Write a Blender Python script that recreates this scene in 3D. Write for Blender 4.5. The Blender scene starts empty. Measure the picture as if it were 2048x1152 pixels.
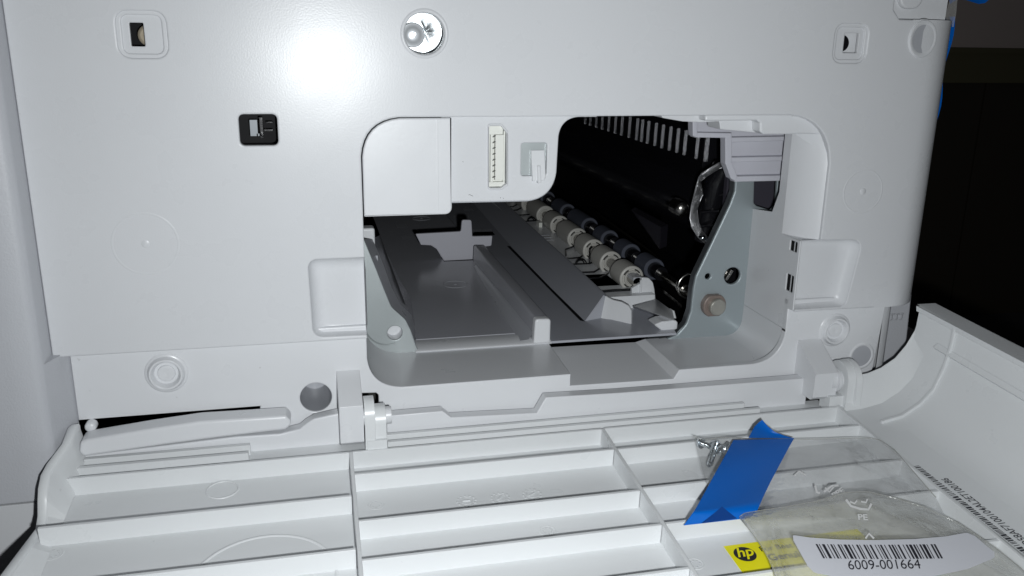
import bpy, bmesh, math, random
import mathutils
from mathutils import Vector, Matrix
random.seed(7)
S = 0.001          # everything below is authored in millimetres
H = 300.0          # height of the panel's reference level above the table, mm
C = bpy.context.scene.collection
scene = bpy.context.scene

# ------------------------------------------------------------------ camera
# solved from the photograph's vanishing points; panel plane is y = 0, camera 300 mm in front of it
F = 1731.0135; PPX, PPY = 1024.0, 576.0; DIST = 300.0
RX = Vector((0.97284363, -0.05062545, 0.22585911))
RY = Vector((-0.23100056, -0.27402723, 0.93356726))
RZ = Vector((0.01462929, -0.96038854, -0.27828015))
cam = bpy.data.cameras.new('camera'); cam_o = bpy.data.objects.new('camera', cam); C.objects.link(cam_o)
right = Vector((RX.x, RY.x, RZ.x)); down = Vector((RX.y, RY.y, RZ.y)); fwd = Vector((RX.z, RY.z, RZ.z))
M = Matrix((( right.x, -down.x, -fwd.x, 0), (right.y, -down.y, -fwd.y, -DIST*S), (right.z, -down.z, -fwd.z, H*S), (0,0,0,1)))
cam_o.matrix_world = M
cam.sensor_width = 36.0; cam.lens = F*36/2048; cam.clip_start = 0.01; cam.clip_end = 60
scene.camera = cam_o

# ------------------------------------------------------------------ light: a phone's flash beside its lens, very dim room
world = bpy.data.worlds.new('World'); scene.world = world; world.use_nodes = True
bg = world.node_tree.nodes['Background']; bg.inputs[0].default_value = (0.85, 0.9, 1.0, 1); bg.inputs[1].default_value = 0.014
lamp = bpy.data.lights.new('camera_flash', 'AREA'); lamp.shape = 'DISK'; lamp.size = 0.007; lamp.energy = 0.66
lamp.color = (0.95, 0.985, 1.0); lamp.spread = math.radians(160)
lo = bpy.data.objects.new('camera_flash', lamp); C.objects.link(lo)
lm = M.copy(); lm.translation = Vector((15*S, -298*S, (H-17)*S)); lo.matrix_world = lm
scene.view_settings.view_transform = 'Standard'; scene.view_settings.look = 'None'
scene.view_settings.exposure = 0; scene.view_settings.gamma = 1
scene.cycles.max_bounces = 10; scene.cycles.transparent_max_bounces = 16
scene.cycles.caustics_reflective = False; scene.cycles.caustics_refractive = False

# ------------------------------------------------------------------ measuring helpers (mm)
def ray(px, py):
    c = Vector((px-PPX, py-PPY, F)); return Vector((RX.dot(c), RY.dot(c), RZ.dot(c)))
def onY(px, py, y=0.0):
    v = ray(px, py); t = (y+DIST)/v.y; return Vector((v.x*t, y, v.z*t))
def onZ(px, py, z):
    v = ray(px, py); t = z/v.z; return Vector((v.x*t, v.y*t-DIST, z))
def onX(px, py, x):
    v = ray(px, py); t = x/v.x; return Vector((x, v.y*t-DIST, v.z*t))
def PY(pts, y):  # -> list of (x, z)
    return [(onY(a, b, y).x, onY(a, b, y).z) for a, b in pts]
# cover frame: x along the hinge, v away from the hinge, h above the rib tops
CA = Vector((0, -15.0, -142.9)); CD = Vector((0, -0.99809, -0.06182)); CN = Vector((0, -0.06182, 0.99809))
def cov(x, v, h=0.0):
    p = CA + CD*v + CN*h; return Vector((x-0.017*v, p.y, p.z))
def covpx(px, py, h=0.0):
    r = ray(px, py); o = Vector((0, -DIST, 0)); t = ((CA+CN*h-o).dot(CN))/r.dot(CN); P = o+r*t
    v = (P-CA-CN*h).dot(CD); return (P.x+0.017*v, v)

# ------------------------------------------------------------------ materials
def mat(name, col, rough=0.4, metal=0.0, bevel=0.0, bump=0.0, bscale=900.0, var=0.03, spec=0.5, rvar=0.08, dirt=0.0, sss=0.0, coat=0.0):
    m = bpy.data.materials.new(name); m.use_nodes = True; nt = m.node_tree; N = nt.nodes; L = nt.links
    b = N['Principled BSDF']; b.inputs['Roughness'].default_value = rough; b.inputs['Metallic'].default_value = metal
    b.inputs['Specular IOR Level'].default_value = spec
    b.inputs['Base Color'].default_value = (*col, 1)
    if coat: b.inputs['Coat Weight'].default_value = coat; b.inputs['Coat Roughness'].default_value = 0.12
    tc = N.new('ShaderNodeTexCoord')
    n1 = N.new('ShaderNodeTexNoise'); n1.inputs['Scale'].default_value = 14; n1.inputs['Detail'].default_value = 4
    L.new(tc.outputs['Object'], n1.inputs['Vector'])
    mr = N.new('ShaderNodeMapRange'); mr.inputs['To Min'].default_value = 1-var; mr.inputs['To Max'].default_value = 1+var
    L.new(n1.outputs['Fac'], mr.inputs['Value'])
    mx = N.new('ShaderNodeVectorMath'); mx.operation = 'SCALE'; mx.inputs[0].default_value = col
    L.new(mr.outputs['Result'], mx.inputs['Scale'])
    out = mx.outputs['Vector']
    if dirt:
        n3 = N.new('ShaderNodeTexNoise'); n3.inputs['Scale'].default_value = 420; n3.inputs['Detail'].default_value = 2
        L.new(tc.outputs['Object'], n3.inputs['Vector'])
        r3 = N.new('ShaderNodeMapRange'); r3.inputs['From Min'].default_value = 0.77; r3.inputs['From Max'].default_value = 0.81
        r3.inputs['To Max'].default_value = dirt
        L.new(n3.outputs['Fac'], r3.inputs['Value'])
        mc = N.new('ShaderNodeMix'); mc.data_type = 'RGBA'; mc.inputs[7].default_value = (0.25, 0.24, 0.22, 1)
        L.new(out, mc.inputs[6]); L.new(r3.outputs['Result'], mc.inputs[0]); out = mc.outputs[2]
    L.new(out, b.inputs['Base Color'])
    n2 = N.new('ShaderNodeTexNoise'); n2.inputs['Scale'].default_value = 60; n2.inputs['Detail'].default_value = 5
    L.new(tc.outputs['Object'], n2.inputs['Vector'])
    rr = N.new('ShaderNodeMapRange'); rr.inputs['To Min'].default_value = max(0.02, rough-rvar); rr.inputs['To Max'].default_value = rough+rvar
    L.new(n2.outputs['Fac'], rr.inputs['Value']); L.new(rr.outputs['Result'], b.inputs['Roughness'])
    nrm = None
    if bevel:
        bv = N.new('ShaderNodeBevel'); bv.samples = 4; bv.inputs['Radius'].default_value = bevel*S; nrm = bv.outputs['Normal']
    if bump:
        nb = N.new('ShaderNodeTexNoise'); nb.inputs['Scale'].default_value = bscale; nb.inputs['Detail'].default_value = 2
        L.new(tc.outputs['Object'], nb.inputs['Vector'])
        bp = N.new('ShaderNodeBump'); bp.inputs['Strength'].default_value = bump; bp.inputs['Distance'].default_value = 0.0002
        L.new(nb.outputs['Fac'], bp.inputs['Height'])
        if nrm: L.new(nrm, bp.inputs['Normal'])
        nrm = bp.outputs['Normal']
    if nrm: L.new(nrm, b.inputs['Normal'])
    return m
WHITE = mat('white_textured_plastic', (0.635, 0.645, 0.665), 0.28, bevel=0.6, bump=0.11, bscale=1800, dirt=0.35, spec=0.26, rvar=0.05)
WHITE2 = mat('white_smooth_plastic', (0.67, 0.68, 0.70), 0.3, bevel=0.45, bump=0.08, bscale=700, dirt=0.25)
SHELL = mat('cool_white_shell_plastic', (0.50, 0.51, 0.54), 0.45, bevel=0.8, bump=0.4, bscale=1500)
COVW = mat('cover_white_plastic', (0.69, 0.705, 0.715), 0.3, bevel=0.35, bump=0.05, bscale=400, dirt=0.15)
LAV = mat('lavender_white_plastic', (0.52, 0.52, 0.57), 0.35, bevel=0.5, bump=0.05)
GREY = mat('shade_grey_tray_plastic', (0.42, 0.425, 0.46), 0.22, bevel=0.5, bump=0.12, bscale=1200)  # shade on the tray floor and ridge is put into this grey
GREYL = mat('pale_grey_and_shaded_plastic', (0.42, 0.43, 0.46), 0.3, bevel=0.4, bump=0.08)
STEEL = mat('galvanised_steel', (0.42, 0.455, 0.46), 0.42, metal=0.55, bevel=0.5, bump=0.12, bscale=2200, var=0.1)
STEELR = mat('blued_galvanised_steel', (0.37, 0.42, 0.44), 0.42, metal=0.45, bevel=0.7, bump=0.12, bscale=2200, var=0.08)
EDGE = mat('dark_sheared_steel', (0.25, 0.27, 0.29), 0.35, metal=0.8, bevel=0.3)
CHROME = mat('zinc_plated_metal', (0.75, 0.8, 0.84), 0.16, metal=1.0, bevel=0.2, bump=0.5, bscale=500)
DSTEEL = mat('dull_shaft_steel', (0.35, 0.34, 0.32), 0.25, metal=1.0, var=0.2)
BLACK = mat('black_plastic', (0.006, 0.006, 0.0075), 0.22, bevel=0.4, bump=0.1)
BLACKM = mat('matt_black_plastic', (0.004, 0.004, 0.005), 0.6, spec=0.15)
DARK = mat('dark_violet_grey_plastic', (0.045, 0.042, 0.055), 0.4)
DARK2 = mat('dark_olive_rubber', (0.03, 0.03, 0.027), 0.5)
BEIGE = mat('beige_roller_plastic', (0.45, 0.44, 0.41), 0.38, bevel=0.5, bump=0.06)
BEIGED = mat('beige_roller_hub', (0.33, 0.32, 0.29), 0.4, bevel=0.3)
BLUER = mat('blue_grey_rubber', (0.06, 0.066, 0.088), 0.55, bump=0.1)
BRONZE = mat('brown_bushing', (0.22, 0.175, 0.155), 0.42, metal=0.2, bevel=0.6, bump=0.1)
PINM = mat('brushed_pin_end', (0.42, 0.41, 0.37), 0.35, metal=0.6, bevel=0.4)
CREAM = mat('cream_connector_plastic', (0.72, 0.725, 0.68), 0.4, bevel=0.2)
TAPE = mat('blue_tape', (0.0, 0.115, 0.50), 0.42, bump=0.25, bscale=350, var=0.06, spec=0.3)
TAPED = mat('blue_tape_folded_double', (0.0, 0.05, 0.26), 0.45, bump=0.25, bscale=350)
WIRE = mat('black_spring_wire', (0.008, 0.008, 0.01), 0.3, metal=0.3)
INK = mat('black_ink', (0.012, 0.012, 0.02), 0.5)
PAPER = mat('white_label_paper', (0.66, 0.67, 0.72), 0.5, bump=0.05)
YEL = mat('yellow_label_paper', (0.84, 0.77, 0.0), 0.35, var=0.03)
TAN = mat('tan_felt', (0.42, 0.36, 0.27), 0.8, bump=0.5)
PRINTW = mat('white_print_on_film', (0.8, 0.8, 0.8), 0.5)
WALLM = mat('dim_grey_wall_paint', (0.40, 0.34, 0.32), 0.8, bump=0.3, bscale=60)
OLIVE = mat('olive_brown_trim', (0.075, 0.068, 0.035), 0.7)
WOOD = mat('dark_wood', (0.026, 0.021, 0.014), 0.5)
TABLE = mat('dark_table', (0.05, 0.05, 0.055), 0.5)
# ribbon cable: fine longitudinal strands
def ribbon_mat():
    m = mat('silver_ribbon_cable', (0.30, 0.30, 0.31), 0.3, metal=0.75)
    nt = m.node_tree; N = nt.nodes; L = nt.links; b = N['Principled BSDF']
    uv = N.new('ShaderNodeAttribute'); uv.attribute_name = 'strand'
    w = N.new('ShaderNodeMath'); w.operation = 'MULTIPLY'; w.inputs[1].default_value = 24
    L.new(uv.outputs['Fac'], w.inputs[0])
    s = N.new('ShaderNodeMath'); s.operation = 'SINE'; L.new(w.outputs[0], s.inputs[0])
    bp = N.new('ShaderNodeBump'); bp.inputs['Strength'].default_value = 0.8; bp.inputs['Distance'].default_value = 0.0004
    L.new(s.outputs[0], bp.inputs['Height']); L.new(bp.outputs['Normal'], b.inputs['Normal'])
    return m
RIBBON = ribbon_mat()
def film(name, haze, tint, strength):
    m = bpy.data.materials.new(name); m.use_nodes = True; nt = m.node_tree; N = nt.nodes; L = nt.links
    N.remove(N['Principled BSDF']); out = N['Material Output']
    tr = N.new('ShaderNodeBsdfTransparent'); tr.inputs[0].default_value = (*tint, 1)
    df = N.new('ShaderNodeBsdfDiffuse'); df.inputs[0].default_value = (0.9, 0.9, 0.88, 1)
    tl = N.new('ShaderNodeBsdfTranslucent'); tl.inputs[0].default_value = (0.9, 0.9, 0.88, 1)
    gl = N.new('ShaderNodeBsdfGlossy'); gl.inputs['Roughness'].default_value = 0.17
    tc = N.new('ShaderNodeTexCoord'); no = N.new('ShaderNodeTexNoise'); no.inputs['Scale'].default_value = 45; no.inputs['Detail'].default_value = 5
    L.new(tc.outputs['Object'], no.inputs['Vector'])
    bp = N.new('ShaderNodeBump'); bp.inputs['Strength'].default_value = 0.9; bp.inputs['Distance'].default_value = 0.003
    L.new(no.outputs['Fac'], bp.inputs['Height']); L.new(bp.outputs['Normal'], gl.inputs['Normal']); L.new(bp.outputs['Normal'], df.inputs['Normal'])
    m0 = N.new('ShaderNodeMixShader'); m0.inputs[0].default_value = 0.35; L.new(df.outputs[0], m0.inputs[1]); L.new(tl.outputs[0], m0.inputs[2])
    m1 = N.new('ShaderNodeMixShader'); m1.inputs[0].default_value = haze
    L.new(tr.outputs[0], m1.inputs[1]); L.new(m0.outputs[0], m1.inputs[2])
    fw = N.new('ShaderNodeLayerWeight'); fw.inputs[0].default_value = 0.5; L.new(bp.outputs['Normal'], fw.inputs[1])
    pw = N.new('ShaderNodeMath'); pw.operation = 'POWER'; pw.inputs[1].default_value = 4.0; L.new(fw.outputs['Facing'], pw.inputs[0])
    lw = N.new('ShaderNodeMath'); lw.operation = 'MULTIPLY_ADD'; lw.inputs[1].default_value = 0.9; lw.inputs[2].default_value = 0.06; L.new(pw.outputs[0], lw.inputs[0])
    mu = N.new('ShaderNodeMath'); mu.operation = 'MULTIPLY'; mu.inputs[1].default_value = strength; L.new(lw.outputs[0], mu.inputs[0])
    m2 = N.new('ShaderNodeMixShader'); L.new(mu.outputs[0], m2.inputs[0]); L.new(m1.outputs[0], m2.inputs[1]); L.new(gl.outputs[0], m2.inputs[2])
    L.new(m2.outputs[0], out.inputs['Surface'])
    return m
FILM = film('clear_polythene', 0.10, (0.965, 0.965, 0.965), 1.3)
FILM2 = film('folded_polythene', 0.30, (0.93, 0.93, 0.90), 1.2)

# ------------------------------------------------------------------ mesh building
class MB:
    def __init__(s): s.v = []; s.f = []; s.mi = []; s.mats = []
    def mid(s, m):
        if m is None: return 0
        if m not in s.mats: s.mats.append(m)
        return s.mats.index(m)
    def add(s, vs, fs, m=None):
        o = len(s.v); s.v += [tuple(p) for p in vs]; k = s.mid(m)
        for f in fs: s.f.append([i+o for i in f]); s.mi.append(k)
        return s
    def box(s, x0, x1, y0, y1, z0, z1, m=None):
        v = [(x, y, z) for x in (x0, x1) for y in (y0, y1) for z in (z0, z1)]
        return s.add(v, [(0,1,3,2),(4,6,7,5),(0,4,5,1),(2,3,7,6),(0,2,6,4),(1,5,7,3)], m)
    def hexa(s, a, b, m=None):   # two matching polygons joined into a solid
        n = len(a)
        return s.add(list(a)+list(b), [tuple(range(n))[::-1], tuple(range(n, 2*n))]+[(i, (i+1)%n, n+(i+1)%n, n+i) for i in range(n)], m)
    def prismY(s, xz, y0, y1, m=None):
        return s.hexa([(x, y0, z) for x, z in xz], [(x, y1, z) for x, z in xz], m)
    def loft(s, loops, closed=True, cap0=False, cap1=False, m=None):
        n = len(loops[0]); v = [p for l in loops for p in l]; f = []
        for k in range(len(loops)-1):
            for i in range(n if closed else n-1):
                j = (i+1) % n; f.append((k*n+i, k*n+j, (k+1)*n+j, (k+1)*n+i))
        if cap0: f.append(tuple(range(n))[::-1])
        if cap1: f.append(tuple((len(loops)-1)*n+i for i in range(n)))
        return s.add(v, f, m)
    def tube(s, path, r, seg=8, m=None, caps=True):
        path = [Vector(p) for p in path]; loops = []
        up = Vector((0.13, 0.2, 1)).normalized()
        for i, p in enumerate(path):
            t = (path[min(i+1, len(path)-1)]-path[max(i-1, 0)]).normalized()
            a = t.cross(up)
            if a.length < 0.05: a = t.cross(Vector((1, 0, 0)))
            a.normalize(); b = t.cross(a).normalized(); rr = r[i] if isinstance(r, (list, tuple)) else r
            loops.append([p+a*math.cos(q*2*math.pi/seg)*rr+b*math.sin(q*2*math.pi/seg)*rr for q in range(seg)])
        return s.loft(loops, True, caps, caps, m)
    def latheY(s, cx, cz, prof, seg=32, m=None, a0=0, a1=360):  # prof: list of (y, r)
        full = abs(a1-a0) >= 360; n = seg if full else seg+1
        loops = [[(cx+r*math.cos(math.radians(a0+(a1-a0)*q/seg)), y, cz+r*math.sin(math.radians(a0+(a1-a0)*q/seg))) for q in range(n)] for y, r in prof]
        return s.loft(loops, full, False, False, m)
    def build(s, name, m, parent=None, smooth=35):
        me = bpy.data.meshes.new(name); me.from_pydata([(x*S, y*S, (z+H)*S) for x, y, z in s.v], [], s.f)
        ms = s.mats if s.mats else [m]
        for q in ms: me.materials.append(q if q else m)
        if s.mats: me.polygons.foreach_set('material_index', s.mi)
        bm = bmesh.new(); bm.from_mesh(me); bmesh.ops.remove_doubles(bm, verts=bm.verts, dist=1e-6); bmesh.ops.recalc_face_normals(bm, faces=bm.faces); bm.to_mesh(me); bm.free()
        if smooth: me.shade_smooth(); me.set_sharp_from_angle(angle=math.radians(smooth))
        o = bpy.data.objects.new(name, me); C.objects.link(o)
        if parent: o.parent = parent
        return o

def rnd(pts, radii, seg=6):
    """polygon with rounded corners; radii: one number or one per point"""
    if not isinstance(radii, (list, tuple)): radii = [radii]*len(pts)
    out = []; n = len(pts)
    for i in range(n):
        p = Vector(pts[i]); a = Vector(pts[i-1]); b = Vector(pts[(i+1) % n]); r = radii[i]
        if r <= 0: out.append(tuple(p)); continue
        da = (a-p); db = (b-p); la = da.length; lb = db.length; da.normalize(); db.normalize()
        ang = da.angle(db); t = min(r/math.tan(ang/2), la*0.49, lb*0.49)
        p0 = p+da*t; p1 = p+db*t
        for k in range(seg+1):
            u = k/seg; q = (1-u)**2*p0+2*u*(1-u)*(p*0.83+(p0+p1)*0.085)+u*u*p1; out.append((q.x, q.y))
    return out
def circ(cx, cz, r, n=32, rz=None):
    return [(cx+r*math.cos(2*math.pi*i/n), cz+(rz or r)*math.sin(2*math.pi*i/n)) for i in range(n)]
def rect(x0, x1, z0, z1): return [(x0, z0), (x1, z0), (x1, z1), (x0, z1)]

def clean(lp):
    out = []
    for p in lp:
        if not out or math.hypot(p[0]-out[-1][0], p[1]-out[-1][1]) > 0.02: out.append((p[0], p[1]))
    if math.hypot(out[0][0]-out[-1][0], out[0][1]-out[-1][1]) < 0.02: out.pop()
    return out
def area2(lp): return sum(lp[i-1][0]*lp[i][1]-lp[i][0]*lp[i-1][1] for i in range(len(lp)))
def offs(lp, d):
    """shift a counter-clockwise loop by d towards its left side, mitred"""
    out = []; n = len(lp)
    for i in range(n):
        a = Vector(lp[i-1]); p = Vector(lp[i]); c = Vector(lp[(i+1) % n]); u = (p-a).normalized(); v = (c-p).normalized()
        n1 = Vector((-u.y, u.x)); n2 = Vector((-v.y, v.x)); m_ = n1+n2
        if m_.length < 1e-4: m_ = n1
        m_.normalize(); k = 1/max(0.5, m_.dot(n1)); out.append((p.x+m_.x*d*k, p.y+m_.y*d*k))
    return out
def plate(name, outline, holes, y0, y1, m, parent=None, bev=0.0, axis='Y', smooth=35, bres=2):
    """flat sheet with real holes; outline in (x,z) for axis Y, in (y,z) for axis X; y0 is the face towards the viewer"""
    loops = []
    for k, lp in enumerate([outline]+list(holes)):
        lp = clean(lp)
        if (area2(lp) > 0) != (k == 0): lp = lp[::-1]
        loops.append(lp)
    sgn = 1 if y1 > y0 else -1
    nst = (bres+1) if bev else 0; levels = []
    for j in range(nst+1):
        if bev: t = j/nst*math.pi/2; levels.append((bev*(1-math.sin(t)), y0+sgn*bev*(1-math.cos(t))))
        else: levels.append((0, y0))
    levels.append((0, y1))
    P3 = (lambda a, b, y: (a, y, b)) if axis == 'Y' else (lambda a, b, y: (y, a, b))
    vs = []; fs = []; idx = []
    for d, y in levels:
        row = []
        for lp in loops:
            o_ = offs(lp, d) if d else lp; row.append(list(range(len(vs), len(vs)+len(o_)))); vs += [P3(a, b, y) for a, b in o_]
        idx.append(row)
    for j in range(len(levels)-1):
        for li in range(len(loops)):
            A_, B_ = idx[j][li], idx[j+1][li]; n = len(A_)
            for i in range(n): fs.append((A_[i], A_[(i+1) % n], B_[(i+1) % n], B_[i]))
    for j in (0, len(levels)-1):
        d = levels[j][0]; ls = [[Vector((a, b, 0)) for a, b in (offs(lp, d) if d else lp)] for lp in loops]
        flat_ = [i for r in idx[j] for i in r]
        for t in mathutils.geometry.tessellate_polygon(ls): fs.append(tuple(flat_[q] for q in t))
    b = MB(); b.v = vs; b.f = fs; b.mi = [0]*len(fs)
    o = b.build(name, m, parent, smooth)
    ia = 1 if axis == 'Y' else 0
    for e_ in o.data.edges:
        if all(abs(o.data.vertices[q].co[ia]-y0*S) < 1e-7 for q in e_.vertices): e_.use_edge_sharp = True
    wn = o.modifiers.new('weighted_normals', 'WEIGHTED_NORMAL'); wn.keep_sharp = True; wn.weight = 100
    return o
def copy_of(o, dx=0, dy=0, dz=0, parent=None):
    c = o.copy(); C.objects.link(c); c.parent = parent or o.parent; c.location = o.location+Vector((dx*S, dy*S, dz*S)); return c
def lettering(txt, size, place, m, parent, name='lettering', thick=0.0, bold=0.0, shear=0.0):
    """flat print; place(u, w) maps text coordinates in mm to a point"""
    cu = bpy.data.curves.new(name, 'FONT'); cu.body = txt; cu.size = size; cu.offset = bold; cu.shear = shear; cu.resolution_u = 4
    tmp = bpy.data.objects.new('tmp', cu); C.objects.link(tmp)
    dg = bpy.context.evaluated_depsgraph_get(); me = bpy.data.meshes.new_from_object(tmp.evaluated_get(dg))
    bpy.data.objects.remove(tmp); bpy.data.curves.remove(cu)
    if not me.vertices: return None
    for v in me.vertices:
        p = Vector(place(v.co.x, v.co.y)); v.co = (p.x*S, p.y*S, (p.z+H)*S)
    me.name = name; me.materials.clear(); me.materials.append(m)
    for p in me.polygons: p.material_index = 0
    o = bpy.data.objects.new(name, me); C.objects.link(o); o.parent = parent; return o
def thing(name, label, cat, group=None, loc=(0, 0, 0)):
    o = bpy.data.objects.new(name, None); C.objects.link(o); o.empty_display_size = 0.02
    o['label'] = label; o['category'] = cat
    if group: o['group'] = group
    return o
def tag(o, label, cat, group=None):
    o['label'] = label; o['category'] = cat
    if group: o['group'] = group
    return o

# ================================================================== SETTING
tb = MB().box(-700, 900, -500, 900, -H-30, -H, TABLE).build('table', TABLE)
tag(tb, 'dark table the open white printer stands on', 'table')
def struct(name, mb, m):
    o = mb.build(name, m); o['kind'] = 'structure'; return o
zb = onY(1990, 108, 500).z; zc = onY(1990, 165, 500).z
struct('wall', MB().box(-1500, 1800, 505, 540, zb+6, 900), WALLM)
struct('wall_trim', MB().box(-1500, 1800, 492, 506, zc, zb+1).box(-1500, 1800, 488, 506, zb+1, zb+6), OLIVE)
dm = MB()
for i in range(24): dm.box(-1500+i*138, -1500+i*138+136, 500, 520, -900, zc)
struct('wood_panelling', dm, WOOD)
struct('ground', MB().box(-3000, 3000, -1500, 3000, -1000, -960), WOOD)

# ================================================================== PRINTER
P = thing('printer', 'white laser printer with its side access panel open showing rollers and a steel frame', 'printer')

# --- upper side panel, with one large opening, a screw hole, sensor windows
op = [(19.0, -105.7), (18.8, -104.3), (0.0, -104.0), (-0.6, -75.5), (18.9, -75.4), (18.9, -26.8), (199.4, -26.8), (199.4, -76.2), (218.6, -76.9), (214.4, -104.8), (191.4, -104.9), (191.4, -105.9)]
opr = rnd(op, [0, 0, 3.5, 3, 0, 13, 19, 0.8, 4, 3, 0, 0], 8)
outer = [(-85.5, 62), (-85.5, -105.5)] + opr + [(236.6, -106.2), (236.6, 8.7), (222, 8.7), (219, 12), (219, 62)]
sq = lambda cx, cz, w, h, r: rnd(rect(cx-w/2, cx+w/2, cz-h/2, cz+h/2), r, 5)
a1 = onY(284, 69); a2 = onY(1702, 87); a3 = onY(517, 260)
holes = [circ(41.2, 0.7, 6.7, 40), sq(a1.x, a1.z, 14.6, 14.2, 3.6), sq(a2.x, a2.z, 14.0, 14.2, 3.6), sq(a3.x, a3.z, 12.2, 10.2, 1.6), circ(236.0-3.6, 1.8, 4.9, 32)]
holes = holes[:4]
panel = plate('side_panel', outer, holes, 0, 2.6, WHITE, P, bev=0.5)
# rounded rear corner of the body (quarter cylinder), with the round moulding dimple on the curve
cm = MB(); rr_ = 18.0
def cornerpt(a, z): return (236.6+rr_*math.sin(a), rr_-rr_*math.cos(a), z)
zs = [8.7, -10, -60, -106.2]
cm.loft([[(228, -0.015, z), (232, -0.02, z)]+[cornerpt(math.radians(90)*i/14, z) for i in range(15)]+[(236.6+rr_, 440, z)] for z in zs], closed=False)
cm.loft([[cornerpt(math.radians(90)*i/14, -106.2) for i in range(15)]+[(236.6+rr_, 300, -106.2)], [(236.6+rr_*math.sin(math.radians(90)*i/14)*0.7, rr_-rr_*math.cos(math.radians(90)*i/14)+2.5, -106.4) for i in range(15)]+[(236.6+rr_-5, 300, -106.2)]], closed=False)
cm.build('rounded_rear_corner', WHITE, P, smooth=60)
def dimple(name, px, py, rx, ry, dep, m, y=0.0, seg=32):
    c = onY(px, py, y); b = MB()
    prof = [(0.0, 1.12), (-0.15, 1.06), (-0.1, 1.0), (0.5, 0.95)]
    loops = [[(c.x+rx*k*math.cos(2*math.pi*i/seg), y-0.05+d*dep, c.z+ry*k*math.sin(2*math.pi*i/seg)) for i in range(seg)] for d, k in prof]
    b.loft(loops, True, False, False); return b, c
# round finger dimples: a shallow dished disc in a raised rim
def dished(px, py, r, m, y=0.0, rim=0.9):
    c = onY(px, py, y); b = MB()
    b.latheY(c.x, c.z, [(y+0.05, r+rim), (y-0.35, r+rim*0.5), (y-0.35, r+rim*0.1), (y-0.06, r-0.3)], 36)
    md = b.build('moulded_disc', m, P, smooth=50)
    MB().latheY(c.x, c.z, [(y-0.06, r-0.3), (y-0.05, r*0.6), (y-0.045, 0.01)], 36).build('shade_toned_disc', GREYL, md, smooth=50); return md  # same plastic as the rim; the recess shade is put into the grey
# ejector-pin rings on the panel
def ring(px, py, r, y, m, dot=1.5, w=0.45, hgt=0.16):
    c = onY(px, py, y); b = MB()
    b.latheY(c.x, c.z, [(y+0.02, r+w), (y-hgt, r+w*0.3), (y-hgt, r-w*0.3), (y+0.02, r-w)], 48)
    b.latheY(c.x, c.z, [(y+0.02, dot), (y-hgt*2.2, dot*0.75), (y-hgt*2.6, 0.01)], 16)
    return b.build('moulding_ring', m, P, smooth=60)
ring(291, 488, 10.3, 0, WHITE, 1.4, 0.5, 0.06); ring(1726, 383, 8.6, 0, WHITE, 1.4, 0.4, 0.1)
# screw at the bottom of the round hole
z0 = 2.6
b = MB().latheY(41.2, 0.7, [(0.1, 8.3), (-0.35, 7.7), (-0.35, 7.1), (0.1, 6.75), (2.6, 6.6)], 40); b.build('screw_hole_rim', WHITE, P, smooth=60)
b = MB()
random.seed(3)
rings_ = [(12.0, 0.01), (12.2, 2.0), (12.7, 4.2), (12.5, 6.3), (13.0, 9.5)]
loops = []
for yv, r in rings_:
    loops.append([(43.0+r*math.cos(2*math.pi*i/28), yv+random.uniform(-0.28, 0.28), 1.5+r*math.sin(2*math.pi*i/28)) for i in range(28)])
FOIL = mat('crinkled_zinc', (0.85, 0.9, 0.93), 0.36, metal=1.0, bump=0.6, bscale=350)
b.loft(loops); b.build('crinkled_metal_plate', FOIL, P, smooth=80)
b = MB(); sx, sz = onY(826, 70, 10).x, onY(826, 70, 10).z
b.latheY(sx, sz, [(12, 4.2), (10.9, 4.2), (10.5, 3.9), (10.3, 3.0), (9.9, 2.6), (9.4, 1.9), (9.3, 1.05)], 32)
st = [(sx+(1.15 if i % 2 == 0 else 0.6)*math.cos(i*math.pi/6), sz+(1.15 if i % 2 == 0 else 0.6)*math.sin(i*math.pi/6)) for i in range(12)]
b.loft([[(x, 9.3, z) for x, z in st], [(x, 9.9, z) for x, z in st]], True, False, True)
b.build('screw', mat('bright_zinc_head', (0.8, 0.83, 0.86), 0.4, metal=0.45), P, smooth=40)
# sensor windows: stepped square recesses
for (a, slot, hole_) in ((a1, (258, 291, 45, 93), 'tan'), (a2, (1690, 1714, 66, 106), 'wheel')):
    plate('recess_frame', sq(a.x, a.z, 15.4, 15.0, 3.8), [sq(a.x, a.z, 11.8, 11.6, 2.0)], 0.5, 1.6, WHITE, P, bev=0.3)
    q0 = onY(slot[0], slot[2], 1.2); q1 = onY(slot[1], slot[3], 1.2)
    plate('recess_plate', sq(a.x, a.z, 13, 13, 2), [rnd(rect(q0.x, q1.x, q1.z, q0.z), 0.3, 2)], 1.2, 2.6, WHITE, P, bev=0.12)
    bb = MB().box(a.x-8, a.x+8, 11, 11.5, a.z-8, a.z+8); bb.build('recess_back', BLACKM, P)
    if hole_ == 'tan':
        b = MB().latheY(q0.x+4.6, a.z-0.3, [(8, 0.01), (5.4, 0.6), (4.6, 2.2), (5.2, 3.1), (9, 3.6)], 24); b.build('felt_pad', TAN, P, smooth=60)
    else:
        b = MB().latheY(q0.x+0.2, a.z, [(2.7, 0.01), (2.7, 3.0), (8, 3.2)], 32); b.build('sensor_wheel', BLACK, P)
        MB().box(q0.x-4, q1.x+3, 4.5, 5.2, a.z-6, a.z+6).build('sensor_backing', WHITE2, P)
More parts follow.
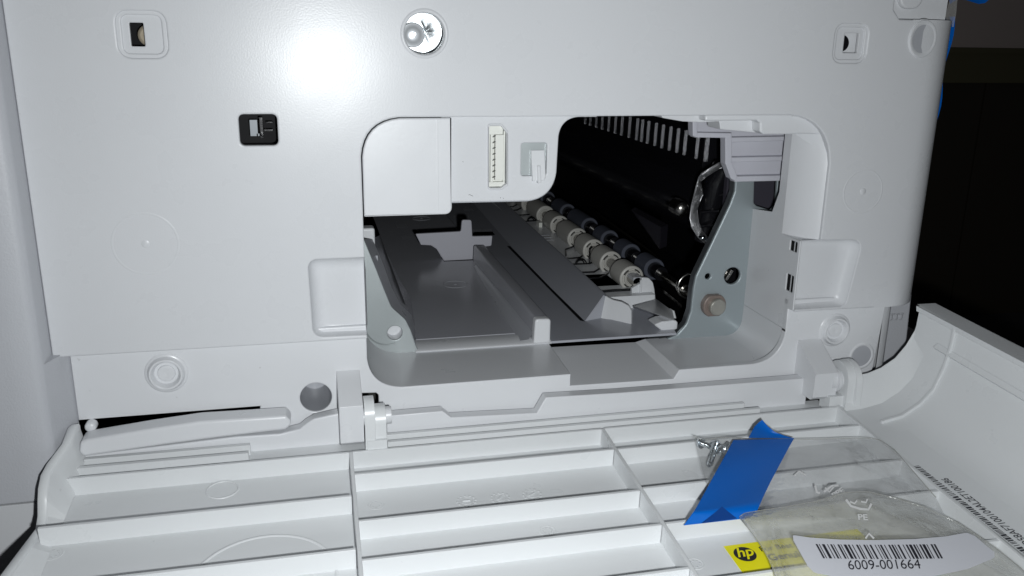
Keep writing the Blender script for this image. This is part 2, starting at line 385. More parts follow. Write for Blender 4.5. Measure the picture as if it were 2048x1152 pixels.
# dark window with a small grey lever inside
MB().box(a3.x-9, a3.x+9, 14, 15, a3.z-9, a3.z+9).build('window_back', BLACKM, P)
b = MB().loft([[(x, 2.6, z) for x, z in sq(a3.x, a3.z, 12.6, 10.6, 1.6)], [(x, 14, z) for x, z in sq(a3.x, a3.z, 14, 12, 1.6)]]); b.build('window_walls', BLACK, P)
l0 = onY(499, 240, 7); l1 = onY(516, 272, 7)
MB().box(l0.x, l1.x, 7, 9, l1.z, l0.z).box(l1.x-0.4, l1.x+0.5, 7, 9, l1.z, l1.z+0.8).build('sensor_flag', mat('grey_flag', (0.22, 0.25, 0.28), 0.4), P)
b = MB().box(l1.x+0.8, l1.x+1.9, 5, 8, l1.z-0.5, l0.z+1).box(l1.x+1.9, l1.x+5.0, 7, 9, l1.z+1.5, l1.z+2.2).box(l1.x+3, l1.x+5, 6.6, 9, l0.z-1, l0.z-.6).tube([(l1.x+1, 5, l1.z+1.2), (l1.x+1.7, 5, l1.z+.2)], 0.25)
b.build('sensor_spring', BLACK, P)

# --- pockets beside the opening
def pocket(name, o, i, yb, mid=0.35):
    b = MB(); n = len(o)
    lo_ = [[(x, 0.8, z) for x, z in o]]
    for k in (0.3, 0.6, 0.85, 1.0):
        e = 1-math.cos(k*math.pi/2)
        lo_.append([(ox+(ix-ox)*e, 0.8+(yb-0.8)*math.sin(k*math.pi/2), oz+(iz-oz)*e) for (ox, oz), (ix, iz) in zip(o, i)])
    b.loft(lo_, True, False, True); return b.build(name, WHITE, P, smooth=70)
po = rnd([(18.9, -75.4), (-0.6, -75.5), (0, -104), (18.9, -104.3)], [0, 3, 3.5, 0], 8)
ii = [onY(a, b_, 6) for a, b_ in [(740, 538), (642, 538), (652, 650), (740, 648)]]
pi_ = rnd([(19.5, ii[0].z), (ii[1].x, ii[1].z), (ii[2].x, ii[2].z), (19.5, ii[3].z)], [0, 2, 2.5, 0], 8)
pocket('left_latch_pocket'.replace('left_', ''), po, pi_, 6)
po = rnd([(191.4, -104.9), (214.4, -104.8), (218.6, -76.9), (191.4, -75.6)], [0, 3, 4, 0], 8)
pi_ = rnd([(191.2, -101.3), (207.5, -100.6), (211.5, -79.6), (191.2, -78.5)], [0, 3, 3, 0], 8)
pocket('latch_pocket', po, pi_, 5.5)
# bright pad in the left pocket
# --- opening liner: right wall, floor, corners
prof = rnd([(18.8, -64), (18.9, -127.2), (97.9, -127.3), (97.9, -132.2), (141.9, -132.8), (144.2, -129.0), (190.6, -129.4), (190.6, -115)], [0, 13, 0, 0, 0, 0, 13.5, 0], 10)
prof2 = rnd([(20.0, -64), (20.0, -126.9), (98.9, -127.0), (98.9, -129.8), (139.9, -130.2), (144.4, -129.0), (190.0, -129.2), (190.6, -115)], [0, 14.5, 0, 0, 0, 0, 14.5, 0], 10)
b = MB().loft([[(x, 4.2, z) for x, z in prof], [(x, 42, z) for x, z in prof2]], closed=False)
b.build('opening_floor', WHITE2, P, smooth=30)
# right wall of the opening with its two small windows
w1 = [onX(a, b_, 190.7) for a, b_ in [(1583, 474), (1602, 476), (1600, 503), (1580, 500)]]
w2 = [onX(a, b_, 190.7) for a, b_ in [(1572, 550), (1591, 554), (1589, 582), (1569, 578)]]
wl = [(q.y, q.z) for q in w1]; w2l = [(q.y, q.z) for q in w2]
def wbox(w): 
    ys = [p[0] for p in w]; zz = [p[1] for p in w]; return rnd(rect(2.3, 7.8, min(zz), min(max(zz), -77.4)), 0.4, 2)
plate('opening_wall', [(0.6, -76.4), (0.6, -105.4), (4.6, -105.8), (4.6, -115), (42, -115), (42, -71), (24, -69), (20, -60), (20, -33), (14.4, -33), (14.4, -76.4)], [wbox(wl), wbox(w2l)], 190.6, 191.25, WHITE2, P, axis='X', bev=0.1)
for w in (wbox(wl), wbox(w2l)):
    ys = [p[0] for p in w]; zz = [p[1] for p in w]
    MB().box(191.3, 191.38, 1.5, 8.6, min(zz)-0.6, min(max(zz)+0.6, -76.9)).build('window_back', BLACKM, P)
# flared upper part of the wall
pr = [(14.4, 190.6), (9, 192.6), (5, 195.5), (2.2, 198.2), (1.4, 199.4)]
b = MB().loft([[(x, y, z) for y, x in pr] for z in (-33.5, -50, -76.3)], closed=False)
b.add([(x, y, -76.3) for y, x in pr]+[(191, 1.4, -76.3)], [tuple(range(6))])
b.build('flared_wall', WHITE2, P, smooth=60)
# top right inner corner: curved hood
b = MB(); L0 = []; L1 = []; L2 = []
for i in range(11):
    t = i/10*math.pi/2
    L0.append((183.4+16*math.sin(t), 2.4, -42.5+15.6*math.cos(t)))
    k = math.cos(t)**0.7
    L1.append((L0[-1][0]-0.4-2.4*k, 2.6+2.2*k, L0[-1][2]-2.6*k))
    L2.append((L0[-1][0]-0.8-6.0*k, 2.8+7*k, L0[-1][2]-5.2*k))
b.loft([L0, L1, L2], closed=False); b.build('curved_hood', WHITE2, P, smooth=70)
# stepped lips below the top edge of the opening
xs = PY([(1411, 228), (1411, 242), (1514, 241), (1520, 246), (1520, 264), (1528, 269), (1640, 268), (1662, 300), (1662, 228)], 3.2)
plate('stepped_lip', rnd(xs, [0, .6, .3, .3, .8, .8, 5, 0, 0], 3), [], 3.2, 9, WHITE2, P, bev=0.7)
xs = PY([(1322, 224), (1330, 237), (1370, 244), (1408, 246), (1444, 244), (1446, 260), (1500, 265), (1530, 268), (1530, 224)], 7)
plate('rear_lip', rnd(xs, 0.5, 3), [], 9.2, 20, WHITE2, P, bev=0.3)
b = MB()
pass

# --- square block and connector panel filling the upper left of the opening
bl = PY([(905, 428), (722, 434)], 0.6)
blo = rnd([(bl[1][0]+0.3, -61.1), (49.2, -61.1), (49.2, -27.2), (19.4, -27.2)], [0.4, 2.2, 0.2, 13], 8)
xr = onY(875, 300, 0.4).x
b = MB()
def ydep(x): return 0.4+max(0, (x-xr))*0.16
blk = rnd([(19.3, -61.0), (xr, -61.0), (50.2, -61.0), (50.2, -27.1), (xr, -27.1), (19.3, -27.1)], [0.4, 0, 2.4, 0.1, 0, 13], 8)
plate('side_block', rnd([(19.3, -61.0), (50.3, -61.0), (50.3, -27.1), (19.3, -27.1)], [0.4, 2.4, 0.1, 13], 8), [], 0.55, 12, WHITE2, P, bev=0.55)
MB().add([(xr-0.35, 0.57, -27.6), (xr, 0.36, -27.6), (xr+0.35, 0.57, -27.6), (xr-0.35, 0.57, -59.5), (xr, 0.45, -59.5), (xr+0.35, 0.57, -59.5)], [(0, 1, 4, 3), (1, 2, 5, 4)]).build('parting_ridge', WHITE2, P, smooth=80)
cp = PY([(893, 404.5), (1054, 401), (1114, 390), (1116, 300), (1128, 258), (1165, 238), (1240, 236)], 3.0)
cpo = [(47, -25.0), (47, cp[0][1])] + [(89.0, cp[1][1]-0.2), (90.0, -27.3), (104, -27.3), (104, -25.0)]
cpr = rnd(cpo, [0, 0, 10.5, 12.5, 0, 0], 12)
key = PY([(975, 247), (1003, 247), (1013, 259), (1016, 263), (1016, 372), (1012, 373), (1003, 380), (975, 380)], 3)
cx_, cz_ = onY(995, 313, 3).x, onY(995, 313, 3).z
def scl(pts, kx, kz): return [(cx_+(x-cx_)*kx, cz_+(z-cz_)*kz) for x, z in pts]
keyo = rnd(scl(key, 1.0, 1.0), [1, 1, .4, .6, .6, .4, 1, 1], 3)
keyi = rnd(scl(key, 0.86, 0.93), [.5, .5, .2, .3, .3, .2, .5, .5], 3)
lat = [onY(1043, 286, 3), onY(1093, 351, 3)]
latch_hole = rnd(rect(lat[0].x, lat[1].x, lat[1].z, lat[0].z), 0.9, 4)
plate('connector_panel', cpr, [keyi, latch_hole], 3.0, 5.6, WHITE, P, bev=0.35)
ycp = 3.0
cpo2 = [(47, -24.0), (47, cp[0][1]-1.1), (90.3, cp[1][1]-1.2), (91.0, -26.8), (105, -26.8), (105, -24.0)]
plate('inner_plate', rnd(cpo2, [0, 0, 11, 12.5, 0, 0], 12), [], 7.0, 8.6, GREYL, P, bev=0.2)
plate('connector_rim', keyo, [keyi], 2.35, 3.1, WHITE, P, bev=0.3)
sock = thing  # keep name free
bx0, bx1 = min(p[0] for p in keyi), max(p[0] for p in keyi); bz0, bz1 = min(p[1] for p in keyi), max(p[1] for p in keyi)
MB().box(bx0-1, bx1+1, 6.2, 6.6, bz0-1, bz1+1).build('connector_back', CREAM, P)
so = MB().box(bx0+0.35, bx1-1.3, 4.2, 6.1, bz1-3.2, bz1-0.2).box(bx0+0.35, bx1-0.3, 4.4, 6.1, bz0+0.2, bz0+1.9).box(bx0+1.0, bx0+2.0, 4.7, 6.1, bz0+1.9, bz1-3.2).box(bx0+2.6, bx1-1.1, 3.9, 6.1, bz0+2.6, bz1-3.3).box(bx1-0.9, bx1-0.35, 4.6, 6.1, bz0+1.9, bz1-1.9)
so = so.build('wire_connector', CREAM, P)
npn = 8
pin0 = MB().hexa([(bx0+1.7, 3.85, 0), (bx0+2.7, 3.7, 0.5), (bx0+2.7, 3.7, 0.75), (bx0+1.7, 3.85, 0.28)], [(bx0+1.7, 4.6, 0), (bx0+2.7, 4.6, 0.5), (bx0+2.7, 4.6, 0.75), (bx0+1.7, 4.6, 0.28)])
pins = []
for k in range(npn):
    zc_ = bz0+3.4+k*(bz1-bz0-7.6)/(npn-1)
    if k == 0: pin = pin0.build('contact_pin', DARK2, so); pin.location.z = zc_*S; base = pin
    else: q = base.copy(); C.objects.link(q); q.parent = so; q.location.z = zc_*S
# latch: steel plate in a window and a white hook
MB().box(lat[0].x-1, lat[1].x+1, 5.0, 5.4, lat[1].z-1, lat[0].z+1).build('steel_backing', STEEL, P)
h0 = onY(1063, 301, 3.4); h1 = onY(1090, 360, 2.4)
hk = MB().hexa([(h0.x, 3.9, h0.z), (h1.x, 3.9, h0.z), (h1.x, 1.4, h1.z+1.2), (h1.x-0.6, 1.4, h1.z), (h0.x+0.2, 1.4, h1.z-0.2)], [(h0.x, 5.2, h0.z), (h1.x, 5.2, h0.z), (h1.x, 4.6, h1.z+1.2), (h1.x-0.6, 4.6, h1.z), (h0.x+0.2, 4.6, h1.z-0.2)])
hk.hexa([((h0.x+h1.x)/2-0.5, 2.2, h1.z+5.2), ((h0.x+h1.x)/2+0.6, 2.2, h1.z+5.2), ((h0.x+h1.x)/2+0.6, 0.5, h1.z-0.6), ((h0.x+h1.x)/2-0.5, 0.5, h1.z-0.9)], [((h0.x+h1.x)/2-0.5, 3.6, h1.z+5.2), ((h0.x+h1.x)/2+0.6, 3.6, h1.z+5.2), ((h0.x+h1.x)/2+0.6, 3, h1.z-0.6), ((h0.x+h1.x)/2-0.5, 3, h1.z-0.9)])
hk.build('latch_hook', WHITE2, P)

# --- lower side panel (set back 4 mm)
lo_out = rnd([(-81.2, -102), (-81.2, -160), (236.4, -160), (236.9, -102), (190.6, -102), (190.6, -129.0), (144.2, -129.0), (142, -132.8), (97.9, -132.2), (97.9, -127.3), (18.9, -127.3), (18.9, -102)],
             [0, 0, 0, 0, 0, 13.5, 0, 0, 0, 0, 12.5, 0], 10)
lo_out = rnd([(-81.2, -102), (-81.2, -160), (200, -160), (200, -142.5), (234.5, -140.5), (237.2, -102), (190.6, -102), (190.6, -129.0), (144.2, -129.0), (142, -132.8), (97.9, -132.2), (97.9, -127.3), (18.9, -127.3), (18.9, -102)],
             [0, 0, 0, 0, 7, 0, 0, 13.5, 0, 0, 0, 0, 12.5, 0], 10)
cl = onY(632, 795, 4); cr = onY(1723, 711, 4)
slot1 = PY([(160, 842), (520, 814), (520, 826), (164, 862)], 4)
slot2 = PY([(719, 787), (752, 786), (757, 790), (758, 812), (758, 830), (719, 830)], 4)
slot3 = PY([(666, 826), (670, 821), (684, 820), (684, 831), (666, 832)], 4)
plate('lower_side_panel', lo_out, [circ(cl.x, cl.z, 5.7, 40), slot1, rnd(slot2, [0, .3, 1, 0, 0, 0], 3), slot3], 4.0, 7.0, WHITE2, P, bev=0.45)
MB().latheY(cl.x, cl.z, [(5, 5.7), (26, 5.5), (26, 0.01)], 40).build('round_recess', GREYL, P, smooth=40)
MB().box(-84, 17.5, 29, 29.5, -160, -116).build('dark_backing', DARK2, P); MB().box(17.5, 60, 29, 29.5, -160, -134).build('dark_backing', DARK2, P)
MB().box(193, 215, 8, 8.5, -160, -119).build('dark_backing', DARK2, P)
# bosses
for (px, py) in ((333, 746), (1669, 660)):
    c = onY(px, py, 4)
    MB().latheY(c.x, c.z, [(4.1, 7.4), (3.8, 7.2), (3.55, 6.3), (1.9, 5.6), (1.9, 4.9), (4.9, 3.6), (4.9, 3.3), (3.4, 2.9), (3.2, 1.6), (3.6, 0.01)][::1], 40).build('screw_boss', WHITE2, P, smooth=50)
# round dished discs on the right
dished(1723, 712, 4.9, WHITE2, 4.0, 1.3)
dc = onY(1848, 78, 0)
b = MB(); r_ = 5.2; cxx = dc.x-0.6
# disc bulging out of the rounded corner, axis tilted outwards
ax = Vector((0.06, -0.998, 0)).normalized(); ux = Vector((0.998, 0.06, 0)).normalized(); uz = Vector((0, 0, 1)); cc = Vector((cxx+0.1, -0.2, dc.z))
loops = []
for rr2, d in ((r_+1.5, -0.9), (r_+0.9, 0.15), (r_+0.2, 0.2), (r_-0.5, -0.15), (r_*0.5, -0.2), (0.01, -0.2)):
    loops.append([cc+ux*rr2*math.cos(2*math.pi*i/36)+uz*rr2*1.12*math.sin(2*math.pi*i/36)+ax*d for i in range(36)])
b.loft(loops[:4]); md = b.build('moulded_disc', WHITE2, P, smooth=50)
MB().loft(loops[3:]).build('shade_toned_disc', GREYL, md, smooth=50)  # grey centre paints the shade of a hollow in the white plastic

# --- body shell: frame at the left, side beyond the lower right corner, the rest of the case
b = MB()
pr = [(-86.9, -14, 0), (-86.6, -12.5, 0), (-85.2, -11, 0)]
lx = [(-300, -16), (-90, -10.6), (-87.4, -10.2), (-86.3, -9.2), (-85.8, -7.6), (-85.2, 0.3), (-81.0, 0.3)]
lx = [(-300, -14), (-96, -11.4), (-88.8, -11.0), (-86.6, -10.0), (-85.9, -8.2), (-85.6, 1.5)]
lx2 = [(-300, -14), (-96, -11.4), (-88.8, -11.0), (-86.6, -10.0), (-85.9, -8.2), (-81.0, 6)]
b.loft([[(x, y, z) for x, y in lx] for z in (62, -40, -104.5)]+[[(x, y, z) for x, y in lx2] for z in (-104.6, -152.0)], closed=False)
b.add([(x, y, -152) for x, y in lx2]+[(-300, 8, -152)], [tuple(range(7))])
b.build('front_shell', SHELL, P, smooth=50)
MB().box(-300, -70, -9, 60, -H+4, -153.8).build('paper_tray_front', WHITE, P)
MB().box(-300, -72, -4, 40, -156, -151.8).build('dark_gap_strip', DARK, P)
# case walls behind
b = MB().box(-298, -86.2, 2, 560, -H+6, 62).box(-80, 236, 550, 560, -H+6, 62).box(-86, 252, 4, 560, 63, 66).box(-86, 236, 30, 560, -H+6, -210)
b.build('case', SHELL, P)
rl = PY([(1763, 622), (1818, 606), (1812, 705), (1757, 735)], 15)
b = MB().prismY([(243.3, -106.5), (257.5, -106.5), (259.0, -142), (244.5, -142)], 15, 290)
b.build('rear_side_shell', SHELL, P)
rm = MB()
for k in range(3):
    q = onY(1781+k*10, 634-k*0.6, 15)
    rm.prismY(rnd([(q.x-0.8, q.z-1.5), (q.x+0.8, q.z-1.5), (q.x+0.8, q.z+1.2), (q.x-0.8, q.z+1.2)], 0.5, 3), 14.6, 15.05)
    rm.prismY([(q.x-1.0, q.z+1.1), (q.x+1.2, q.z+1.1), (q.x+1.2, q.z+1.7), (q.x-1.0, q.z+1.7)], 14.6, 15.05)
rm.build('embossed_marks', SHELL, P)
# ledge behind at the lower right
b = MB().box(225, 300, 40, 290, -144, -141); b.build('rear_ledge', GREYL, P)
# curved under-edge joining the lower panel to the rear side
b = MB()
b.loft([[(236.4, 4.3, z), (239.5, 4.9, z), (242.0, 7.2, z), (243.3, 11, z), (243.4, 15, z)] for z in (-106.4, -120, -139)], closed=False)
b.build('rounded_lower_corner', WHITE2, P, smooth=60)
# recess in the panel's top right corner with a frosted fitting
b = MB().add([(219, 5, 8.6), (246, 5, 8.6), (246, 5, 62), (219, 5, 62)], [(0, 1, 2, 3)]).add([(219, 1, 8.7), (219, 5, 8.7), (219, 5, 62), (219, 1, 62)], [(0, 1, 2, 3)]).add([(219, 1, 8.7), (247, 1.8, 8.7), (247, 9, 8.7), (219, 5, 8.7)], [(0, 1, 2, 3)])
b.build('corner_recess', WHITE2, P)
plate('frosted_button', rnd(rect(223.5, 233.5, 12.6, 45), 4, 8), [], 3.0, 5, WHITE2, P, bev=0.8, bres=3)

# --- upper strip of the cover's hinge line (in front of the lower panel)
ys = -3.2
st_ = PY([(774, 832), (885, 822), (902, 835), (1074, 826), (1092, 795), (1240, 786), (1596, 758), (1700, 752)], ys)
xr_ = onY(1612, 800, ys).x
strip = [(24.8, -152), (24.8, st_[0][1])] + st_[1:7] + [(xr_, st_[6][1]-0.1), (xr_, -152)]
plate('hinge_strip', strip, [], ys, 1.5, WHITE2, P, bev=0.4)
lp = PY([(470, 872), (560, 868), (600, 858), (612, 848), (628, 838), (672, 828), (684, 827)], ys)
lp2 = [(-83, -152), (-83, -141.0), (lp[0][0], lp[0][1]-0.4)] + lp[1:] + [(8.5, lp[6][1]), (8.5, -152)]
plate('hinge_strip', lp2, [], ys, 1.5, WHITE2, P, bev=0.6)
# --- long stay arm lying in its slot at the left
ar = PY([(160, 884), (172, 880), (300, 858), (400, 843), (480, 838), (572, 832), (586, 846), (572, 860), (520, 866), (430, 877), (340, 889), (250, 902), (166, 914), (158, 905)], -7)
b = plate('stay_arm', rnd(ar, [1.5, .5, 0, 0, 0, 1.2, 2, 2, 0, 0, 0, 0, 1.5, 1], 3), [], -7, 0.8, WHITE2, P, bev=1.0, bres=3)
c = onY(178, 845, 4)
MB().latheY(c.x+1.0, c.z-0.6, [(8, 1.9), (1.2, 1.9), (0.6, 1.4), (0.5, 0.01)], 20).build('pivot_pin', WHITE2, P, smooth=50)

# --- hinge arms and knuckles
def gusset(x0, x1, ztop, yf, zk, zb):
    b = MB(); s = [(4.2, ztop), (yf, zk), (yf+0.1, zk-1.0), (yf+0.3, zb+1.5), (yf+2.0, zb), (4.2, zb)]
    b.hexa([(x0, y, z) for y, z in s], [(x1, y, z) for y, z in s]); return b
gusset(7.5, 15.9, -119.0, -12.4, -126.4, -142.0).build('hinge_arm', LAV if False else WHITE2, P, smooth=20)
gusset(196.8, 207.2, -119.6, -11.4, -129.2, -141.0).build('hinge_arm', WHITE2, P, smooth=20)
# pivot axle between arm and knuckle
MB().tube([(14, -8.5, -132.5), (26, -8.5, -132.5)], 3.2, 20).build('hinge_axle', WHITE2, P, smooth=50)
MB().tube([(205, -8.0, -133.5), (213, -8.0, -133.5)], 4.0, 20).tube([(207, -8.0, -133.5), (208.4, -8.0, -133.5)], 5.2, 20).build('hinge_axle', WHITE2, P, smooth=50)

# ================================================================== COVER (opened down)
cover = thing('cover', '', ''); del cover['label']; del cover['category']; cover.parent = P
HF = -6.6
def cbox(b, x0, x1, v0, v1, h0, h1, m=None):
    return b.hexa([cov(x0, v0, h0), cov(x1, v0, h0), cov(x1, v1, h0), cov(x0, v1, h0)], [cov(x0, v0, h1), cov(x1, v0, h1), cov(x1, v1, h1), cov(x0, v1, h1)], m)
VEND = 150
b = MB(); cbox(b, -87, 208, -12, VEND, HF-2.4, HF); b.build('cover_floor', COVW, cover)
T = 0.55
def rib(x0, x1, v, top=0.0, th=1.1, bot=HF-0.3):
    b = MB(); cbox(b, x0, x1, v-th, v, bot, top); return b.build('rib', COVW, cover)
rib(-83.5, 10.3, 0.2); rib(11.5, 104.9, 0.0); rib(106.3, 206.4, -0.3)
for v in (28, 56.5, 85): rib(-83.6, 9.9, v)
for v in (15.2, 42.6, 62.2, 84, 108): rib(11.2, 104.7, v)
for v in (15.4, 41.6, 62.0, 90): rib(106.2, 206.4, v)
for x, v0 in ((10.9, -0.6), (105.5, -0.6), (206.9, -1)):
    b = MB(); cbox(b, x-0.6, x+0.6, v0, VEND, HF-0.3, 0.05 if x < 200 else 0.3); b.build('divider', COVW, cover)
# thin stair ribs between R1 and the hinge, left and centre
for (x0, x1, v, top) in ((-80.5, -24.5, -5.0, 0.6), (-78.8, -24.2, -9.4, 1.3), (24.2, 173.5, -3.9, 0.5), (24.2, 168.5, -8.0, 1.2)):
    rib(x0, x1, v, top, 1.6, HF-0.3)
b = MB(); cbox(b, -81, 24, -14, -1.2, HF, -2.6); b.build('rear_floor_step', COVW, cover)
b = MB(); cbox(b, 173, 206, -14, -1.5, HF, -3.5); b.build('rear_floor_step', COVW, cover)
# left rim: follows an S curve in height
rim = [(148, 852), (130, 885), (100, 925), (88, 948), (83, 975), (82, 1000), (82, 1030), (78, 1055), (50, 1092), (5, 1152)]
rp = []
for k, (a, c_) in enumerate(rim):
    q = onY(a, c_, (-2.5, -8.5, -16, -20.5)[k]) if k < 4 else onX(a, c_, -87.0)
    rp.append((min(q.x, -79), q.y, q.z) if k else (-82.0, q.y, q.z))
rp = [(-81.8, 0.5, rp[0][2]-0.6)]+rp+[(-87, -140, rp[-1][2]-7.5)]
b = MB(); lo1 = []
for (x, y, z) in rp:
    base_z = (CA+CD*((y+15)/-0.998)).z-9.5
    lo1.append([(x+1.7, y, base_z), (x+1.8, y, z-0.5), (x+1.3, y, z+0.05), (x-0.4, y, z+0.05), (x-1.1, y, z-0.5), (x-1.1, y, base_z)])
b.loft(lo1, closed=False); b.build('side_rim', COVW, cover, smooth=50)
# inner slope of the left rim down to the floor
b = MB(); lo1 = []
for (x, y, z) in rp:
    base_z = (CA+CD*((y+15)/-0.998)).z+HF
    lo1.append([(x+1.5, y, z-0.6), (max(x+5, -80.5), y, base_z+0.05)])
b.loft(lo1, closed=False); b.build('rim_slope', COVW, cover, smooth=20)
# hinge knuckles of the cover
def knuckle(x0, x1, cy, cz, r, zfoot, yf):
    b = MB(); s = []
    for i in range(13):
        a = math.radians(95+ (215-95)*0 + i*(180-0)/12) 
        s.append((cy+r*math.cos(math.radians(40+i*140/12)), cz+r*math.sin(math.radians(40+i*140/12))))
    s = s+[(cy-r, zfoot), (cy+r*0.6, zfoot)]
    b.hexa([(x0, y, z) for y, z in s], [(x1, y, z) for y, z in s]); return b
kb = knuckle(16.2, 19.9, -7.5, -131.5, 6.2, -146, 0); kb.build('hinge_knuckle', COVW, cover, smooth=30)
kb = knuckle(19.9, 23.9, -7.2, -134.2, 5.6, -139.6, 0); kb.build('hinge_knuckle', COVW, cover, smooth=30)
MB().box(16.8, 23.9, -14.2, -2, -147, -139.6).build('hinge_block', COVW, cover)
kb = knuckle(209.6, 213.0, -8, -132.5, 7.0, -146, 0); kb.build('hinge_knuckle', COVW, cover, smooth=30)
kb = knuckle(213.0, 215.6, -8, -133.5, 8.2, -148, 0); kb.build('hinge_knuckle', COVW, cover, smooth=30)
MB().box(203.5, 209.8, -13, -6, -145.5, -138.8).build('hinge_block', COVW, cover)

# wing: the end of the cover that wraps the printer's rear corner
yw = -14.0
wp = [onY(a, c_, yw) for a, c_ in [(1700, 790), (1745, 788), (1790, 770), (1840, 746), (1880, 718), (1905, 690), (1922, 655)]]
inner = [(207.5, -143.6), (216, -143.3), (225, -141.6), (232.5, -137.2), (238, -131.5), (241.5, -122), (243.3, -113), (243.8, -104.3)]
dy = 0.0
def wing_z(z, y): return z+(y+15)*0.0619
b = MB(); 
loops = [[(x, y, wing_z(z, y)) for x, z in inner] for y in (-8, -30, -60, -100, -160)]
b.loft(loops, closed=False); b.build('wing_shell', COVW, cover, smooth=60)
outp = [(207.5, -151.5), (217, -151.2), (227.5, -148.6), (236, -142.0), (243, -132.6), (247.5, -122), (250.5, -113), (252.6, -104.3)]
b = MB(); b.loft([[(x, y, wing_z(z, y)) for x, z in outp] for y in (-6, -160)], closed=False)
b.loft([[(x, y, wing_z(z, y)) for x, z in (inner[-1], outp[-1])] for y in (-6, -160)], closed=False); b.build('wing_outer_skin', COVW, cover, smooth=60)
# end wall of the wing (arc rim, hugging the body)
arc_o = [onY(a, c_, -8) for a, c_ in [(1706, 752), (1735, 746), (1762, 735), (1790, 716), (1812, 690), (1830, 660), (1840, 635), (1846, 617)]]
arc_i = [(q[0], q[1]) for q in inner]
ao = [(q.x, q.z) for q in arc_o]
b = MB()
b.loft([[(x, -8, z) for x, z in ao], [(x, -9.0, z-0.9) if i < 4 else (x+0.9, -9.0, z-0.2) for i, (x, z) in enumerate(ao)], [(x, -17, wing_z(z, -17)) for x, z in inner]], closed=False)
b.loft([[(x, -8, z) for x, z in ao], [(x, -6, wing_z(z, -6)) for x, z in outp]], closed=False)
b.build('wing_end_wall', COVW, cover, smooth=60)
# top rim of the wing
b = MB(); zt_ = -103.9
b.hexa([(242.2, -7.6, zt_), (252.8, -5.8, zt_), (252.8, -5.8, zt_-2.2), (242.6, -7.6, zt_-2.2)], [(242.9, -165, wing_z(zt_, -165)), (253.4, -165, wing_z(zt_, -165)), (253.4, -165, wing_z(zt_, -165)-2.2), (243.3, -165, wing_z(zt_, -165)-2.2)])
b.build('wing_rim', COVW, cover, smooth=30)
# inner arc rib of the wing
def inner_at(k): return inner[k]
b = MB(); la = []; lb_ = []
for i, (x, z) in enumerate(inner[1:]):
    nx = [0, -0.2, -0.35, -0.55, -0.75, -0.9, -1.0][i]; nz = math.sqrt(max(0, 1-nx*nx))
    la.append((x, z)); lb_.append((x+nx*1.3, z+nz*1.3))
for ya, yb in ((-29, -30.2),):
    b.hexa([(x, ya, wing_z(z, ya)) for x, z in la+lb_[::-1]], [(x, yb, wing_z(z, yb)) for x, z in la+lb_[::-1]])
b.build('wing_rib', COVW, cover, smooth=30)
b = MB()
def rg(y): return [(242.4, y, wing_z(-117.4, y)), (241.0, y, wing_z(-116.2, y)), (242.8, y, wing_z(-114.6, y)), (244, y, wing_z(-116, y))]
b.hexa(rg(-22), rg(-165)); b.build('wing_ridge', COVW, cover)

# mould marks on the cover floor: date clocks, rings
def cring(x, v, r, w, h, n=40, ry=None):
    b = MB(); loops = []
    for rr3, hh in ((r+w, 0.0), (r+w*0.5, h), (r-w*0.5, h), (r-w, 0.0)):
        loops.append([cov(x+rr3*math.cos(2*math.pi*i/n), v+rr3*math.sin(2*math.pi*i/n), HF+0.02+hh) for i in range(n)])
    b.loft(loops); return b
x_, v_ = covpx(445, 980, HF); cring(x_, v_, 5.2, 0.35, 0.35).build('moulding_ring', COVW, cover, smooth=70)
x_, v_ = covpx(528, 1150, HF); cring(x_, v_+2, 21, 0.6, 0.35, 64).build('moulding_ring', COVW, cover, smooth=70)
for k, (px, py, ang) in enumerate(((933, 1002, 0), (1000, 996, 50), (1064, 989, 35))):
    x_, v_ = covpx(px, py, HF); b = cring(x_, v_, 2.0, 0.12, 0.12, 24)
    for j in range(12):
        a = j*math.pi/6; cx2 = x_+3.1*math.cos(a); cv2 = v_+3.1*math.sin(a)
        cbox(b, cx2-0.32, cx2+0.32, cv2-0.4, cv2+0.4, HF, HF+0.18)
    ca, sa = math.cos(math.radians(ang)), -math.sin(math.radians(ang))
    pts = [(-1.3, -0.28), (1.3, -0.28), (1.3, 0.28), (-1.3, 0.28)]
    lo2 = [(x_+p*ca-q*sa, v_+p*sa+q*ca) for p, q in pts]
    b.hexa([cov(p, q, HF) for p, q in lo2], [cov(p, q, HF+0.35) for p, q in lo2])
    b.build('date_clock', COVW, cover, smooth=50)
for (px, py, r) in ((1095, 1062, 2.6), (752, 1010, 2.6), (105, 1108, 3.0), (1390, 1128, 2.6)):
    x_, v_ = covpx(px, py, HF); b = cring(x_, v_, r, 0.25, 0.12, 28); cring_ = b
    for j in range(8):
        a = j*math.pi/4; cbox(b, x_+r*.6*math.cos(a)-.25, x_+r*.6*math.cos(a)+.25, v_+r*.6*math.sin(a)-.3, v_+r*.6*math.sin(a)+.3, HF, HF+0.12)
    b.build('date_clock', COVW, cover, smooth=50)
x_, v_ = covpx(1010, 1088, HF)
lettering('>PC+ABS<   PP 03', 3.4, lambda u, w: cov(x_-30+u, v_-w, HF+0.12), COVW, cover, name='moulded_lettering')

